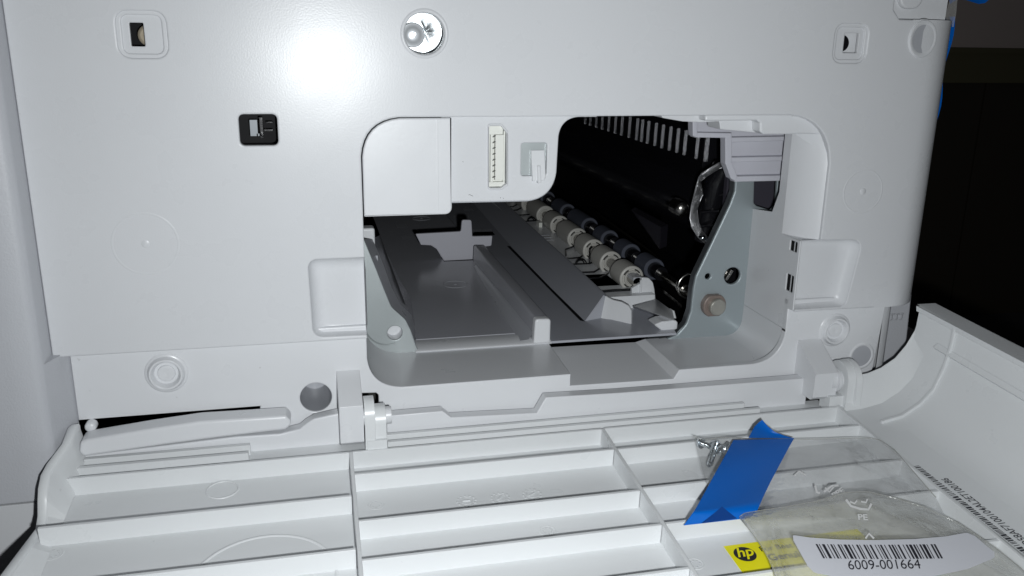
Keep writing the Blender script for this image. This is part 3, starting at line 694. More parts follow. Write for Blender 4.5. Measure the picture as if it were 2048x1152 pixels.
# yellow sticker on the floor of the right-hand bay
y0 = covpx(1447, 1093, HF); y1 = covpx(1715, 1062, HF)
hx = HF+0.12
stk = MB(); ylx0, yv0 = covpx(1447, 1093, HF); ylx1, yv1 = covpx(1716, 1060, HF)
stk.hexa([cov(ylx0, yv0, HF+0.02), cov(ylx1, yv0, HF+0.02), cov(ylx1, yv0+34, HF+0.02), cov(ylx0, yv0+34, HF+0.02)], [cov(ylx0, yv0, hx), cov(ylx1, yv0, hx), cov(ylx1, yv0+34, hx), cov(ylx0, yv0+34, hx)])
stk = stk.build('yellow_sticker', YEL, cover)
gx, gv = covpx(1490, 1109, HF)
b = MB(); b.add([cov(gx+3.55*math.cos(2*math.pi*i/40), gv+3.55*math.sin(2*math.pi*i/40), hx+0.05) for i in range(40)], [tuple(range(40))]); b.build('round_logo', INK, cover, smooth=0)
lettering('hp', 6.2, lambda u, w: cov(gx-3.0+u*0.92, gv+1.1-w, hx+0.12), YEL, cover, name='logo_lettering', bold=0.12, shear=0.35)
yt = gv
lettering('For Best Results', 3.3, lambda u, w: cov(gx+5.6+u, yt-0.2-w, hx+0.08), INK, cover, bold=0.03)
lettering('Genuine HP', 4.4, lambda u, w: cov(gx+6.2+u, yt+4.6-w, hx+0.08), INK, cover, bold=0.1)
lettering('使用 HP 原装', 4.6, lambda u, w: cov(gx+3.6+u, yt+11.3-w, hx+0.08), INK, cover, bold=0.06)
# clear sticker with serial number on the wing floor, reading towards the hinge
sx0 = 209.0
def wing_pt(x, y, e=0.15):
    z = inner[0][1]
    for (xa, za), (xb, zb_) in zip(inner, inner[1:]):
        if xa <= x <= xb: z = za+(zb_-za)*(x-xa)/(xb-xa)
    return (x, y, wing_z(z, y)+e)
clear = MB().loft([[wing_pt(208.2, y, 0.04), wing_pt(216, y, 0.04), wing_pt(221.5, y, 0.04)] for y in (-38, -90, -140)], closed=False)
clear.build('clear_sticker', COVW, cover)
ystart = -100.0
lettering('CND58AF7100104AL2ET100186', 4.0, lambda u, w: wing_pt(214.2-w, -113.0+u*0.80, 0.15), INK, cover, bold=0.02)
bb = MB(); random.seed(5); y = -116.0
while y < -60:
    w = random.choice((0.3, 0.3, 0.6, 0.9)); bb.loft([[wing_pt(207.9, y, 0.12), wing_pt(210.0, y, 0.12)], [wing_pt(207.9, y+w, 0.12), wing_pt(210.0, y+w, 0.12)]], closed=False); y += w+random.choice((0.3, 0.45, 0.7))
bb.build('serial_barcode', INK, cover, smooth=0)


# ================================================================== INSIDE THE OPENING
# paper tray / duplex floor
zf = -126.0
def Zp(px, py, z=zf): 
    q = onZ(px, py, z); return (q.x, q.y, q.z)
fb = MB()
tray = None
# main floor with the cut-out in front of the upright
cutw = [onZ(888, 523, zf), onZ(964, 521, zf)]
ycut = cutw[0].y
x0f = 43.0
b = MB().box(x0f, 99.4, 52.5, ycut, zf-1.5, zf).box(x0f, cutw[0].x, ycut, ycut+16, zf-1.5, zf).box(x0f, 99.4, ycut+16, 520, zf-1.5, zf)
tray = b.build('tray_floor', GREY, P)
MB().loft([[(41.2, 39.2, zf-1.2), (41.2, 38.6, zf-0.4), (41.2, 39.6, zf+0.05), (41.2, 49, zf+0.15), (41.2, 53.5, zf-0.3)], [(100, 39.2, zf-1.2), (100, 38.6, zf-0.4), (100, 39.6, zf+0.05), (100, 49, zf+0.15), (100, 53.5, zf-0.3)]], closed=False).build('lit_tray_lip', WHITE2, P, smooth=60)  # front strip of the same tray, white stands for the light on it
# side floor between ridge and guide
q = onY(1345, 672, 39.2)
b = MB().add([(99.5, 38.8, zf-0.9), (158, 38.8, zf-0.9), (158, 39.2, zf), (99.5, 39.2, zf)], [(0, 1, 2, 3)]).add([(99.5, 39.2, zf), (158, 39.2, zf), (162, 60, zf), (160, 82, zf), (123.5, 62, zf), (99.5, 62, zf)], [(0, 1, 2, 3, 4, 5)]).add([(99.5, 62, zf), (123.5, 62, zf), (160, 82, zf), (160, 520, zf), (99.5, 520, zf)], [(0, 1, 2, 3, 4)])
SIDEF = mat('mid_grey_and_shaded_plastic', (0.38, 0.39, 0.43), 0.2, bevel=0.3, bump=0.08)  # also carries the painted shade of the guide wall's face
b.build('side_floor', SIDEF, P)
# ridge
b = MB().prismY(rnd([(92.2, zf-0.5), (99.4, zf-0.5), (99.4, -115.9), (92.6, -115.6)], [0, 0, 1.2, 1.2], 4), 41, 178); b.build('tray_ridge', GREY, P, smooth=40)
b = plate('lit_ridge_end', rnd([(92.0, zf-0.5), (99.5, zf-0.5), (99.5, -115.8), (92.5, -115.5)], [0, 0, 1.4, 1.4], 5), [], 39.0, 43, WHITE2, P, bev=0.9, bres=3)  # front end of the ridge, its lit tone painted as white
MB().loft([[(86.5, 42, zf+0.05), (90.5, 42, zf+0.5), (92.4, 42, zf+3.5)], [(88.5, 120, zf+0.05), (91.2, 120, zf+0.4), (92.3, 120, zf+2.5)], [(91, 170, zf+.05), (91.8, 170, zf+.2), (92.2, 170, zf+1)]], closed=False).build('ridge_fillet', GREYL, P, smooth=70)
# round marks on the floor
for (px, py, r) in ((911, 569, 6.6), (843, 437, 6.6)):
    c = onZ(px, py, zf); b = MB()
    for ra, rb, hh in ((r, r-0.35, 0.25), (0.9, 0.01, 0.35)):
        b.loft([[(c.x+k*math.cos(2*math.pi*i/36), c.y+k*math.sin(2*math.pi*i/36), zf+d) for i in range(36)] for k, d in ((ra, 0), ((ra+rb)/2, hh), (rb, 0 if ra > 1 else hh))])
    b.build('moulding_ring', GREYL, P, smooth=70)
# upright plate with a tab, standing in the cut-out
up = PY([(831, 468), (842, 490), (862, 491), (873, 498), (888, 522), (963, 518), (965, 494), (983, 492), (985, 472), (945, 473), (943, 440), (924, 440), (922, 463)], 190)
plate('upright_divider', rnd(up, [.5, .5, 1, 1, 0, 0, 1, 1, .5, .5, 1.2, 1.2, .8], 3), [], 190, 192, LAV, P, bev=0.4)
for pts in ([(790, 447), (812, 447), (816, 455), (794, 455)], [(801, 471), (830, 471), (834, 478), (805, 478)], [(945, 459), (982, 458), (985, 463), (946, 463)], [(926, 417), (944, 417), (948, 421), (928, 421)], [(831, 455), (838, 455), (838, 457), (832, 457)]):
    MB().add([Zp(a, c_, zf+0.15) for a, c_ in pts], [(0, 1, 2, 3)]).build('floor_slot', GREYL, P)
for pts in ([(948, 464), (985, 463), (990, 470), (948, 471)],):
    MB().add([Zp(a, c_, zf+0.15) for a, c_ in pts], [(0, 1, 2, 3)]).build('floor_slot', BLACKM, P)
# left steel plate and the tray's side guide
lsp = PY([(720, 440), (728, 478), (753, 539), (769, 580), (783, 614), (811, 639), (822, 661), (833, 694), (841, 706), (841, 730), (700, 730), (700, 440)], 40)
hc = onY(790, 666, 40)
plate('steel_side_plate', rnd(lsp, [0, 0, 3, 3, 5, 4, 4, 3, 0, 0, 0, 0], 3), [circ(hc.x, hc.z, 3.1, 28)], 40.0, 41.2, STEEL, P, bev=0.25)
MB().latheY(hc.x, hc.z, [(41.2, 3.4), (47, 3.3), (47, 0.01)], 28).build('white_peg', WHITE2, P)
ca = onY(777, 655, 39.9)
b = MB(); lo1 = []
for rr4, yy in ((9.3, 39.9), (9.0, 39.5), (8.7, 39.9)):
    lo1.append([(ca.x-0.5+rr4*math.cos(math.radians(180+i*110/18)), yy, ca.z+1.5+rr4*math.sin(math.radians(180+i*110/18))) for i in range(19)])
b.loft(lo1, closed=False); b.build('pressed_bead', STEEL, P, smooth=60)
g1 = [onY(a, c_, 43) for a, c_ in [(728, 478), (753, 539), (769, 580), (783, 614), (811, 639), (822, 661), (833, 694), (838, 704)]]
g2 = [onY(a, c_, 60) for a, c_ in [(745, 478), (767, 530), (783, 575), (800, 608), (823, 630), (829, 655), (832, 680), (838, 699)]]
g3 = [onY(a, c_, 110) for a, c_ in [(760, 470), (775, 510), (790, 540), (806, 570), (822, 598), (828, 620), (830, 650), (836, 690)]]
MB().loft([[tuple(q) for q in g1], [tuple(q) for q in g2]], closed=False).build('tray_side_guide', GREYL, P, smooth=60)
MB().loft([[tuple(q) for q in g2], [tuple(q) for q in g3]], closed=False).build('tray_side_guide', GREY, P, smooth=60)
gl = onZ(836, 692, zf)
MB().add([(g3[0].x-2, 110, g3[0].z+6), (g3[0].x-2, 400, g3[0].z+6), (x0f+1, 400, zf), (x0f+1, 60, zf)], [(0, 1, 2, 3)]).build('tray_side_wall', BLACK, P)
s0 = onY(727, 457, 60); s1 = onY(751, 507, 60)
plate('side_stop', rnd(rect(s0.x-3, s1.x, s1.z, s0.z), 1.0, 4), [], 60, 66, WHITE2, P, bev=0.8)
s0 = onY(733, 512, 52); s1 = onY(757, 560, 52)
MB().box(s0.x, s1.x, 52, 60, s1.z-6, s0.z).build('side_stop_base', GREYL, P)

# guide wall beside the rollers: one moulding, shade painted grey on its face, light white on its tip
def v3(q): return (q.x, q.y, q.z)
bot = [onZ(1170, 642, zf), onZ(1100, 574, zf), onZ(1020, 490, zf), onZ(945, 404, zf), onZ(915, 372, zf)]
top = [onZ(1207, 590, -117), onZ(1145, 532, -117), onZ(1085, 478, -117), onZ(1005, 404, -117), onZ(965, 368, -117)]
b = MB()
b.loft([[v3(q) for q in bot], [v3(q) for q in top], [(q.x+1.6, q.y, q.z) for q in top], [(q.x+1.8, q.y, zf-2) for q in top]], closed=False)
tipb = [onZ(1170, 642, zf), onZ(1206, 628, zf), onZ(1235, 640, zf), onZ(1262, 648, zf)]
tipt = [onY(1207, 590, top[0].y), onY(1207, 590, top[0].y), onY(1238, 602, 64), onY(1261, 620, 57.5)]
tb0 = onZ(1202, 636, zf); tt0 = onY(1211, 592, top[0].y-1.5)
b.add([v3(bot[0]), v3(tb0), v3(tt0), v3(top[0])], [(0, 1, 2, 3)])
b.build('guide_wall', SIDEF, P, smooth=50)
tb_ = [onZ(1202, 636, zf), onZ(1212, 638, zf), onZ(1222, 639, zf), onZ(1240, 643, zf), onZ(1262, 648, zf)]
tt = [onY(1211, 592, top[0].y-1.5), onY(1216, 595, top[0].y-2.5), onY(1226, 600, 67), onY(1243, 604, 63), onY(1257, 612, 58.8), onY(1262, 622, 57)]
tb5 = tb_+[tb_[-1]]
front = [v3(q) for q in tt]; base = [v3(q) for q in tb5]
b = MB(); b.loft([base, front, [(x+0.9, y+0.9, z) for x, y, z in front], [(x+0.9, y+0.9, z) for x, y, z in base]], closed=False, cap0=False)
b.add([base[-1], front[-1], (front[-1][0]+.9, front[-1][1]+.9, front[-1][2]), (base[-1][0]+.9, base[-1][1]+.9, base[-1][2])], [(0, 1, 2, 3)])
b.build('lit_guide_tip', WHITE2, P, smooth=50)
# slit line along the guide
MB().add([Zp(1160, 641, zf+0.1), Zp(1170, 643, zf+0.1), Zp(1100, 574, zf+0.1), Zp(1020, 492, zf+0.1), Zp(1014, 492, zf+0.1), Zp(1094, 574, zf+0.1)], [(0, 1, 2, 5), (2, 3, 4, 5)]).build('floor_slit', BLACKM, P)
# white base under the rollers
zb_ = -119.5
b = MB().box(136.2, 163, 77, 340, zf+0.1, zb_).hexa([(138, 96, zb_), (152, 96, zb_), (158, 96, zb_+3), (158, 96, zb_)], [(138, 118, zb_), (152, 118, zb_), (158, 118, zb_+3), (158, 118, zb_)])
b.build('roller_base', WHITE2, P)
b = MB()
for (px, py, w, m_) in ((1078, 452, 9, CREAM), (1110, 462, 3, WHITE2)):
    q = onZ(px, py, zb_); b.box(q.x-w*.12, q.x+w*.12, q.y-4, q.y+3, zb_-3, zb_+3, m_)
q = onZ(1090, 475, zb_); b.box(q.x-5, q.x+9, q.y-10, q.y+14, zb_-4, zb_-0.5, SIDEF)
for k in range(3):
    q = onZ(1088+k*4, 470+k*5, zb_); b.box(q.x-3.5, q.x+3.5, q.y-0.7, q.y+0.7, zb_-1, zb_+0.2, GREYL)
b.build('paper_sensor', WHITE2, P)
# springs and wires over the base
def wire(pts, r=0.45, z=zb_+0.5, name='spring_wire'):
    b = MB(); b.tube([(onZ(a, c_, z).x, onZ(a, c_, z).y, z+dz) for a, c_, dz in pts], r, 6); return b.build(name, WIRE, P, smooth=60)
# (screen readings of where each wire crosses the base)
wire([(1196, 584, 0), (1230, 581, 0), (1264, 579, 0)], 0.7)
wire([(1178, 557, 0), (1199, 556, 0), (1212, 550, 0), (1226, 541, 0)])
wire([(1164, 545, 0), (1188, 544, 0), (1205, 534, 0), (1221, 524, 0)])
wire([(1134, 529, 0), (1160, 528, 0), (1180, 527, 0), (1185, 524, 0)])
wire([(1123, 516, 0), (1140, 517, 0), (1160, 515, 0), (1170, 508, 0)])
wire([(1044, 443, 0), (1060, 442, 0), (1074, 441, 0), (1080, 438, 0)])
wire([(1030, 431, 0), (1060, 429, 0), (1068, 424, 0)])
wire([(1018, 421, 0), (1034, 420, 0), (1052, 411, 0)])
wire([(1012, 414, 0), (1026, 413, 0), (1044, 404, 0)])
wire([(1131, 500, 0), (1132, 512, 0)]); wire([(1131, 499, 0), (1147, 493, 0)])
def upwire(px, py, hgt, r=0.4):
    q = onZ(px, py, zb_); MB().tube([(q.x, q.y, zb_), (q.x, q.y, zb_+hgt), (q.x+1.5, q.y+1, zb_+hgt+1)], r, 6).tube([(q.x+1.5, q.y, zb_), (q.x+1.5, q.y, zb_+hgt-1)], r*0.8, 6).build('spring_wire', WIRE, P, smooth=60)
upwire(1179, 527, 8.2); upwire(1073, 441, 6.5)
for (px, py, r) in ((1162, 529, 3.1), (1063, 442, 2.8)):
    q = onZ(px, py, zb_)
    b = MB()
    for k in (0, 1): b.tube([(q.x+(r-k*0.9)*math.cos(math.radians(a)), q.y+k*1.2, zb_+(r-k*0.9)*math.sin(math.radians(a))) for a in range(0, 181, 15)], 0.4, 6)
    b.build('coil_spring', WIRE, P, smooth=60)
# end bracket of the roller base
eb = PY([(1264, 614), (1264, 577), (1282, 566), (1284, 555), (1298, 556), (1306, 565), (1309, 578), (1311, 596), (1316, 614)], 82)
plate('end_bracket', rnd(eb, [0, .4, .4, .8, 2, 2, 1, 1, 0], 4), [], 82, 84, WHITE2, P, bev=0.35)
r0 = onY(1281, 590, 81); MB().box(r0.x-0.35, r0.x+0.5, 81.2, 82.2, zf+1, r0.z+7.5).build('bracket_rib', WHITE2, P)
s = [(1313, 600), (1325, 606), (1345, 622), (1347, 640), (1330, 640), (1313, 622)]
b = MB().hexa([v3(onZ(a, c_, -121)) for a, c_ in [(1266, 612), (1313, 598), (1345, 622), (1349, 641)]], [v3(onZ(a, c_, zf-0.2)) for a, c_ in [(1266, 616), (1313, 604), (1345, 628), (1349, 646)]])
q0 = onY(1344, 620, 60)
b.build('bracket_foot', WHITE2, P, smooth=40)
bk = PY([(1308, 650), (1325, 643), (1352, 641), (1356, 645), (1355, 658), (1332, 668)], 44)
plate('end_stop', rnd(bk, 0.6, 3), [], 44, 52, WHITE2, P, bev=0.6)
bk = PY([(1344, 620), (1349, 622), (1353, 637), (1345, 637)], 58)
plate('end_clip', rnd(bk, 0.2, 2), [], 58, 61, WHITE2, P, bev=0.2)

# idler rollers (beige) on their shaft, axis along y
def axis_pt(px, py, Lr): 
    v = ray(px, py); t = Lr/v.y; return (v.x*t, Lr-DIST, v.z*t)
ax1 = axis_pt(1264, 557, 392); rxx, rzz = ax1[0], ax1[2]
shaft1 = MB().tube([(rxx, 84, rzz), (rxx, 430, rzz)], 2.6, 20).build('idler_shaft', BEIGED, P, smooth=60)
Y1 = 92.0; L1_ = DIST+Y1
faces = [Y1, 123, 152, 182, 220, 254, 296, 330]
lens = [15, 16, 17, 25, 18, 27, 20, 25]
def roller_mesh(length, R):
    b = MB(); 
    b.latheY(0, 0, [(length, 2.5), (length, R-0.6), (length-0.5, R-0.1), (length*0.5, R), (0.6, R-0.15), (0.15, R-0.6), (0, R-1.1), (0, R-1.5), (0.9, R-1.6), (0.9, R-2.6), (0, R-2.7), (0, R-3.3), (0.6, 2.9), (0.6, 2.4)], 32)
    return b
for k, (yy, ln) in enumerate(zip(faces, lens)):
    ro = roller_mesh(ln, 6.5).build('roller', BEIGE, shaft1, smooth=40)
    ro.location = (rxx*S, yy*S, (rzz)*S)
    sl = MB()
    for a in (35, 115, 215, 300):
        for da in range(0, 40, 10):
            A0_ = math.radians(a+da); A1_ = math.radians(a+da+10)
            sl.add([(r*math.cos(t), -0.05, r*math.sin(t)) for r, t in ((4.3, A0_), (5.1, A0_), (5.1, A1_), (4.3, A1_))], [(0, 1, 2, 3)])
    if k < 5:
        so_ = sl.build('roller_slots', DARK2, shaft1); so_.location = (rxx*S, yy*S, rzz*S)
b = MB().box(rxx-2.4, rxx+2.4, 84, 93, rzz-0.5, rzz+2.8); b.build('shaft_bearing', GREYL, P)
# feed rollers (blue grey)
ax2 = axis_pt(1309, 539, 398); bxx, bzz = ax2[0], ax2[2]
shaft2 = MB().tube([(bxx, 46, bzz), (bxx, 420, bzz)], 2.0, 20).build('feed_shaft', DSTEEL, P, smooth=60)
MB().tube([(bxx, 60, bzz), (bxx, 62.5, bzz)], 2.5, 20).build('shaft_clip', DSTEEL, shaft2, smooth=60)
for yy, ln in ((98, 14), (131, 14), (166, 15), (203, 30), (250, 22), (300, 30)):
    b = MB().latheY(0, 0, [(ln, 2.0), (ln, 5.6), (0.4, 5.6), (0, 5.2), (0, 4.2), (0.5, 4.0), (0.5, 2.0)], 28)
    ro = b.build('feed_roller', BLUER, shaft2, smooth=40); ro.location = (bxx*S, yy*S, bzz*S)
    b = MB().latheY(0, 0, [(-9, 2.0), (-9, 3.6), (-0.2, 3.9), (-0.2, 2)], 24)
    ro = b.build('roller_collar', BLACK, shaft2, smooth=40); ro.location = (bxx*S, yy*S, bzz*S)
# ring round the shaft near the plate
q = onY(1376, 566, 58)
MB().latheY(q.x+1, q.z-1.5, [(60, 6.2), (58, 6.5), (57.5, 6.2), (57.5, 5.6), (60, 5.4)], 36).build('bearing_ring', DSTEEL, P, smooth=60)
b = MB(); q0 = onY(1325, 578, 80); q1 = onY(1360, 606, 60)
b.hexa([(q0.x, 80, q0.z), (q0.x+1.5, 80, q0.z-1), (q1.x+1, 60, q1.z-1), (q1.x, 60, q1.z)], [(q0.x, 80, q0.z-1.4), (q0.x+1.5, 80, q0.z-2.4), (q1.x+1, 60, q1.z-2.4), (q1.x, 60, q1.z-1.4)])
b.build('steel_strip', DSTEEL, P)

# black unit above the rollers
XF = 186.0
zt = onX(1375, 261, XF).z; zbm = onX(1371, 310, XF); zl = onX(1373, 366, XF)
b = MB().box(XF, XF+46, zbm.y-20, 520, zl.z, 10)
body = b.build('black_unit', BLACK, P)
b = MB().box(XF-0.8, XF+0.3, zl.y-18, 520, zl.z-0.35, zl.z+0.35)
for i in range(9): b.box(XF-1.1, XF+0.2, zl.y-6+i*32, zl.y-5.2+i*32, zl.z-1.6, zl.z+0.8)
b.build('seam_strip', BLACK, body)
teeth_m = mat('glossy_black_tooth', (0.08, 0.08, 0.085), 0.24, metal=1.0, bump=1.0, bscale=1800)
tys = []
px_b = [1371, 1356, 1341, 1326, 1312, 1297, 1285, 1275, 1260, 1245, 1232, 1219, 1206, 1194, 1182, 1172]
y_first = zbm.y; tooth0 = None
ylist = []
for px in px_b:
    py = 310-(1371-px)*0.31; q = onX(px, py, XF); ylist.append(q.y)
ylist = [ylist[0]-24, ylist[0]-14] + ylist
for i, yy in enumerate(ylist):
    if tooth0 is None:
        b = MB()
        ft = lambda oy, z: [(XF+0.3, oy-0.3, z), (XF-0.9, oy+0.35, z), (XF-0.5, oy+0.8, z), (XF-1.1, oy+1.1, z), (XF-1.0, oy+1.5, z), (XF+0.2, oy+1.8, z)]
        b.loft([ft(0, zbm.z), ft(-0.3, (zbm.z+zt)/2), ft(-0.6, zt)], closed=False)
        tooth0 = b.build('tooth', teeth_m, body, smooth=40); tooth0.location.y = yy*S
    else:
        c = tooth0.copy(); C.objects.link(c); c.parent = body; c.location.y = yy*S
# rounded belly of the unit and the pieces at its front
b = MB().latheY(XF+14, zl.z-8, [(78, 0.01), (78, 17.5), (80, 18.5), (500, 18.5)], 40); b.build('pressure_roller', BLACK, P, smooth=50)
q = onY(1366, 418, 70)
MB().latheY(q.x, q.z, [(78, 4.0), (71, 4.0), (69.5, 3.4), (68.5, 1.8), (68.3, 0.01)], 28).build('shaft_end', DSTEEL, P, smooth=60)
q0 = onY(1270, 425, 120); q1 = onY(1322, 500, 90)
MB().hexa([(q0.x, 125, q0.z), (q1.x, 92, q0.z-2), (q1.x, 92, q1.z), (q0.x, 125, q1.z+14)], [(q0.x+4, 130, q0.z), (q1.x+6, 97, q0.z-2), (q1.x+6, 97, q1.z), (q0.x+4, 130, q1.z+14)]).build('side_flap', mat('dark_flap', (0.014, 0.013, 0.018), 0.4), P)
b = MB(); la = []
for (px, py, yy, w) in ((1190, 420, 260, 6), (1230, 450, 190, 6), (1270, 478, 150, 6), (1300, 500, 120, 5), (1322, 520, 100, 3)):
    q = onY(px, py, yy); la.append([(q.x, yy, q.z), (q.x+2, yy, q.z-w*0.5)])
b.loft(la, closed=False); b.build('paper_guide', mat('dark_bronze_guide', (0.035, 0.032, 0.028), 0.45, metal=0.6), P, smooth=60)
# ribbon cable
oe = [(1452, 318), (1436, 325), (1416, 337), (1402, 346), (1396, 355), (1391, 372), (1386, 392), (1381, 412), (1378, 436), (1382, 455), (1395, 475), (1414, 492)]
ie = [(1454, 331), (1438, 337), (1424, 345), (1410, 354), (1401, 362), (1403, 376), (1405, 390), (1400, 402), (1394, 420), (1397, 445), (1404, 462), (1420, 480)]
yy_ = [56, 56, 57, 58, 60, 60, 59, 58, 57, 56, 55, 54]
rows = []
for k in range(len(oe)):
    a = onY(*oe[k], yy_[k]); c_ = onY(*ie[k], yy_[k]+(3 if k % 2 else 1.2))
    rows.append([tuple(a.lerp(c_, t)+Vector((0, 0.5*math.sin(t*math.pi), 0))) for t in [i/8 for i in range(9)]])
b = MB().loft(rows, closed=False); rb = b.build('ribbon_cable', RIBBON, P, smooth=70)
at = rb.data.attributes.new('strand', 'FLOAT', 'POINT')
flat = [p for r in rows for p in r]
kd = mathutils.kdtree.KDTree(len(flat))
for i, p in enumerate(flat): kd.insert(Vector((p[0]*S, p[1]*S, (p[2]+H)*S)), i)
kd.balance()
for v in rb.data.vertices: at.data[v.index].value = (kd.find(v.co)[1] % 9)/8*2.2
sol = rb.modifiers.new('thickness', 'SOLIDIFY'); sol.thickness = 0.6*S
# black sleeve beside it
sp_ = [onY(a, c_, yv) for a, c_, yv in ((1450, 330, 66), (1436, 360, 68), (1428, 400, 70), (1418, 440, 72), (1408, 480, 74))]
MB().tube([v3(q) for q in sp_], [5.5, 6.5, 6.0, 5.5, 5], 20).build('black_hose', BLACK, P, smooth=60)
for (a, c_) in ((1432, 385), (1424, 417), (1418, 445)):
    q = onY(a, c_, 69); MB().latheY(0, 0, [(-1, 0.5)], 3); MB().tube([(q.x-5.5, 69, q.z-1.5), (q.x, 62.5, q.z), (q.x+5.5, 69, q.z+1)], 0.8, 8).build('hose_band', BLACK, P, smooth=60)
b = MB(); q = onY(1413, 475, 52)
for dx in (0, 3.0): b.latheY(q.x+dx-2, q.z-dx*0.4, [(53, 1.3), (51.5, 1.2), (50.8, 0.6), (50.7, 0.01)], 14)
b.build('small_screw', CHROME, P, smooth=60)

# right steel plate
rs = PY([(1471, 330), (1471, 366), (1470, 383), (1461, 408), (1427, 480), (1392, 553), (1387, 578), (1382, 623), (1373, 649), (1354, 670), (1335, 678), (1335, 700), (1560, 700), (1580, 560), (1600, 330)], 40)
slot = PY([(1510, 340), (1508, 406), (1514, 412), (1542, 421), (1552, 411), (1556, 340)], 40)
h1c = onY(1465, 552, 40); h2c = onY(1416, 553, 40)
plate('steel_frame_plate', rnd(rs, [0, 1, 2, 3, 0, 4, 2, 4, 4, 3, 0, 0, 0, 0, 0], 4), [rnd(slot, [0, 1, .5, .5, 1, 0], 3), circ(h1c.x, h1c.z, 3.9, 30), circ(h2c.x, h2c.z, 1.35, 18)], 40.0, 41.6, STEELR, P, bev=0.5, bres=3)
# its returned inner flange (runs inward along the sloping edge)
fl = PY([(1471, 330), (1470, 383), (1461, 408), (1427, 480), (1392, 553), (1387, 578), (1382, 623), (1373, 649), (1354, 670), (1300, 679)], 41.5)
MB().loft([[(x+0.5, 41.3, z-0.2) for x, z in fl], [(x+0.3, 47.5, z-0.3) for x, z in fl], [(x+1.0, 47.5, z-0.8) for x, z in fl]], closed=False).build('plate_flange', EDGE, P, smooth=50)
MB().box(185, 234, 55, 58, -80, -40).build('dark_cover_plate', DARK, P)
sl = PY([(1508, 408), (1514, 412), (1542, 421), (1551, 410)], 46)
MB().box(h1c.x-7, h1c.x+7, 50, 51, h1c.z-7, h1c.z+7).build('hole_back', BLACKM, P)
b = MB().tube([(h1c.x+1, 43, h1c.z+2.2), (h1c.x-1, 44, h1c.z-2.6)], 1.3, 12).latheY(h1c.x-0.4, h1c.z, [(48, 2.9), (44.5, 2.8), (44.2, 2.2), (44.0, 0.01)], 24); b.build('pin_in_hole', DSTEEL, P, smooth=60)
nc = onY(1428, 611, 38)
flt = []
for i in range(40):
    a = 2*math.pi*i/40; x = 5.6*math.cos(a); z = 5.6*math.sin(a); flt.append((nc.x+x, nc.z+max(-4.9, min(4.9, z))))
plate('bushing', flt, [], 37.0, 40.2, BRONZE, P, bev=0.7, bres=3)
MB().latheY(nc.x+0.7, nc.z-0.2, [(38, 3.9), (35.4, 3.8), (35.0, 3.4), (34.9, 2.4), (35.05, 0.01)], 36).build('shaft_pin', PINM, P, smooth=35)

# ribbed bracket at the upper right
def PB(pts, y): return PY(pts, y)
base = PB([(1385, 222), (1385, 270), (1392, 274), (1448, 275), (1450, 285), (1450, 330), (1462, 356), (1470, 363), (1600, 361), (1606, 222)], 30)
plate('ribbed_bracket', rnd(base, [0, .6, .6, .4, .4, 1, 1, 1, 0, 0], 3), [], 32.4, 34, LAV, P, bev=0.3)
frames = [[(1385, 222), (1395, 222), (1395, 274), (1386, 272)], [(1388, 265), (1462, 266), (1462, 276), (1390, 275)], [(1451, 266), (1464, 266), (1464, 326), (1451, 329)],
          [(1451, 326), (1464, 324), (1475, 353), (1472, 363), (1462, 357)], [(1460, 275), (1604, 272), (1604, 281), (1460, 285)], [(1460, 315), (1604, 312), (1604, 321), (1460, 325)], [(1468, 353), (1602, 350), (1602, 361), (1470, 364)]]
for k, fpts in enumerate(frames):
    plate('bracket_rib', PB(fpts, 28), [], 28+k*0.03, 32.6, LAV, P, bev=0.25)
b = MB(); q = onY(1440, 270, 44); b.loft([[v3(onY(a, c_, yv)) for a, c_ in ((1443, 262), (1441, 280), (1444, 296), (1450, 305), (1455, 309))] for yv in (44,)]+[[v3(onY(a+9, c_-1, 46)) for a, c_ in ((1443, 262), (1441, 280), (1444, 294), (1449, 301), (1453, 305))]], closed=False)
b.build('curved_metal_edge', PINM, P, smooth=60)
# dark inner walls so that the cavity is closed
b = MB().box(14, 234, 535, 540, -200, 40).box(14, 234, 45, 535, 42, 46).box(234.1, 236, 45, 540, -200, 46).box(12, 16, 45, 540, -200, 46).box(12, 234, 45, 540, -204, -200).box(162, 234, 60, 535, -140, -137)
b.build('inner_chassis', BLACKM, P)

# scuffs on the connector panel
b = MB()
for pts in ([(937, 390), (940, 389), (942, 391), (946, 392)], [(1000, 395), (1002, 396)], [(1006, 396), (1008, 397)], [(925, 323), (927, 324)]):
    q = [onY(a, c_, 2.97) for a, c_ in pts]
    b.loft([[(p_.x, p_.y, p_.z+0.08) for p_ in q], [(p_.x, p_.y, p_.z-0.08) for p_ in q]], closed=False)
o = b.build('scuff_marks', DARK2, P, smooth=0); o['kind'] = 'stuff'

# ================================================================== LOOSE THINGS
# blue tape along the rear corner of the case
b = MB(); n = 12
la = []
for i in range(n+1):
    z = 11-i*44/n; xo = 267.6+0.9*math.sin(i*0.8)-1.4*i/n
    la.append([(xo, 26, z), (263.0, 40, z-0.5), (257.5, 58, z), (254.9, 76, z)])
b.loft(la, closed=False); o = b.build('blue_tape_strip', TAPE, smooth=70); tag(o, "narrow blue tape strip stuck down the printer's rear corner beside the dark wall", 'tape', 'blue tape strips')
b = MB()
pl_ = [onY(a, c_, 40) for a, c_ in ((1900, 8), (1915, -2), (1932, 0), (1944, 4), (1958, 8), (1970, 6), (1984, -6))]
b.loft([[(q.x, 40, q.z), (q.x-1, 46, q.z+12)] for q in pl_]+[[(254.6, 60, 14), (254.6, 60, 24)]][:0], closed=False)
o = b.build('blue_tape_strip', TAPE, smooth=70); tag(o, "blue tape end sticking out at the top right corner of the printer", 'tape', 'blue tape strips')
b = MB(); q = onY(1905, 18, 6)
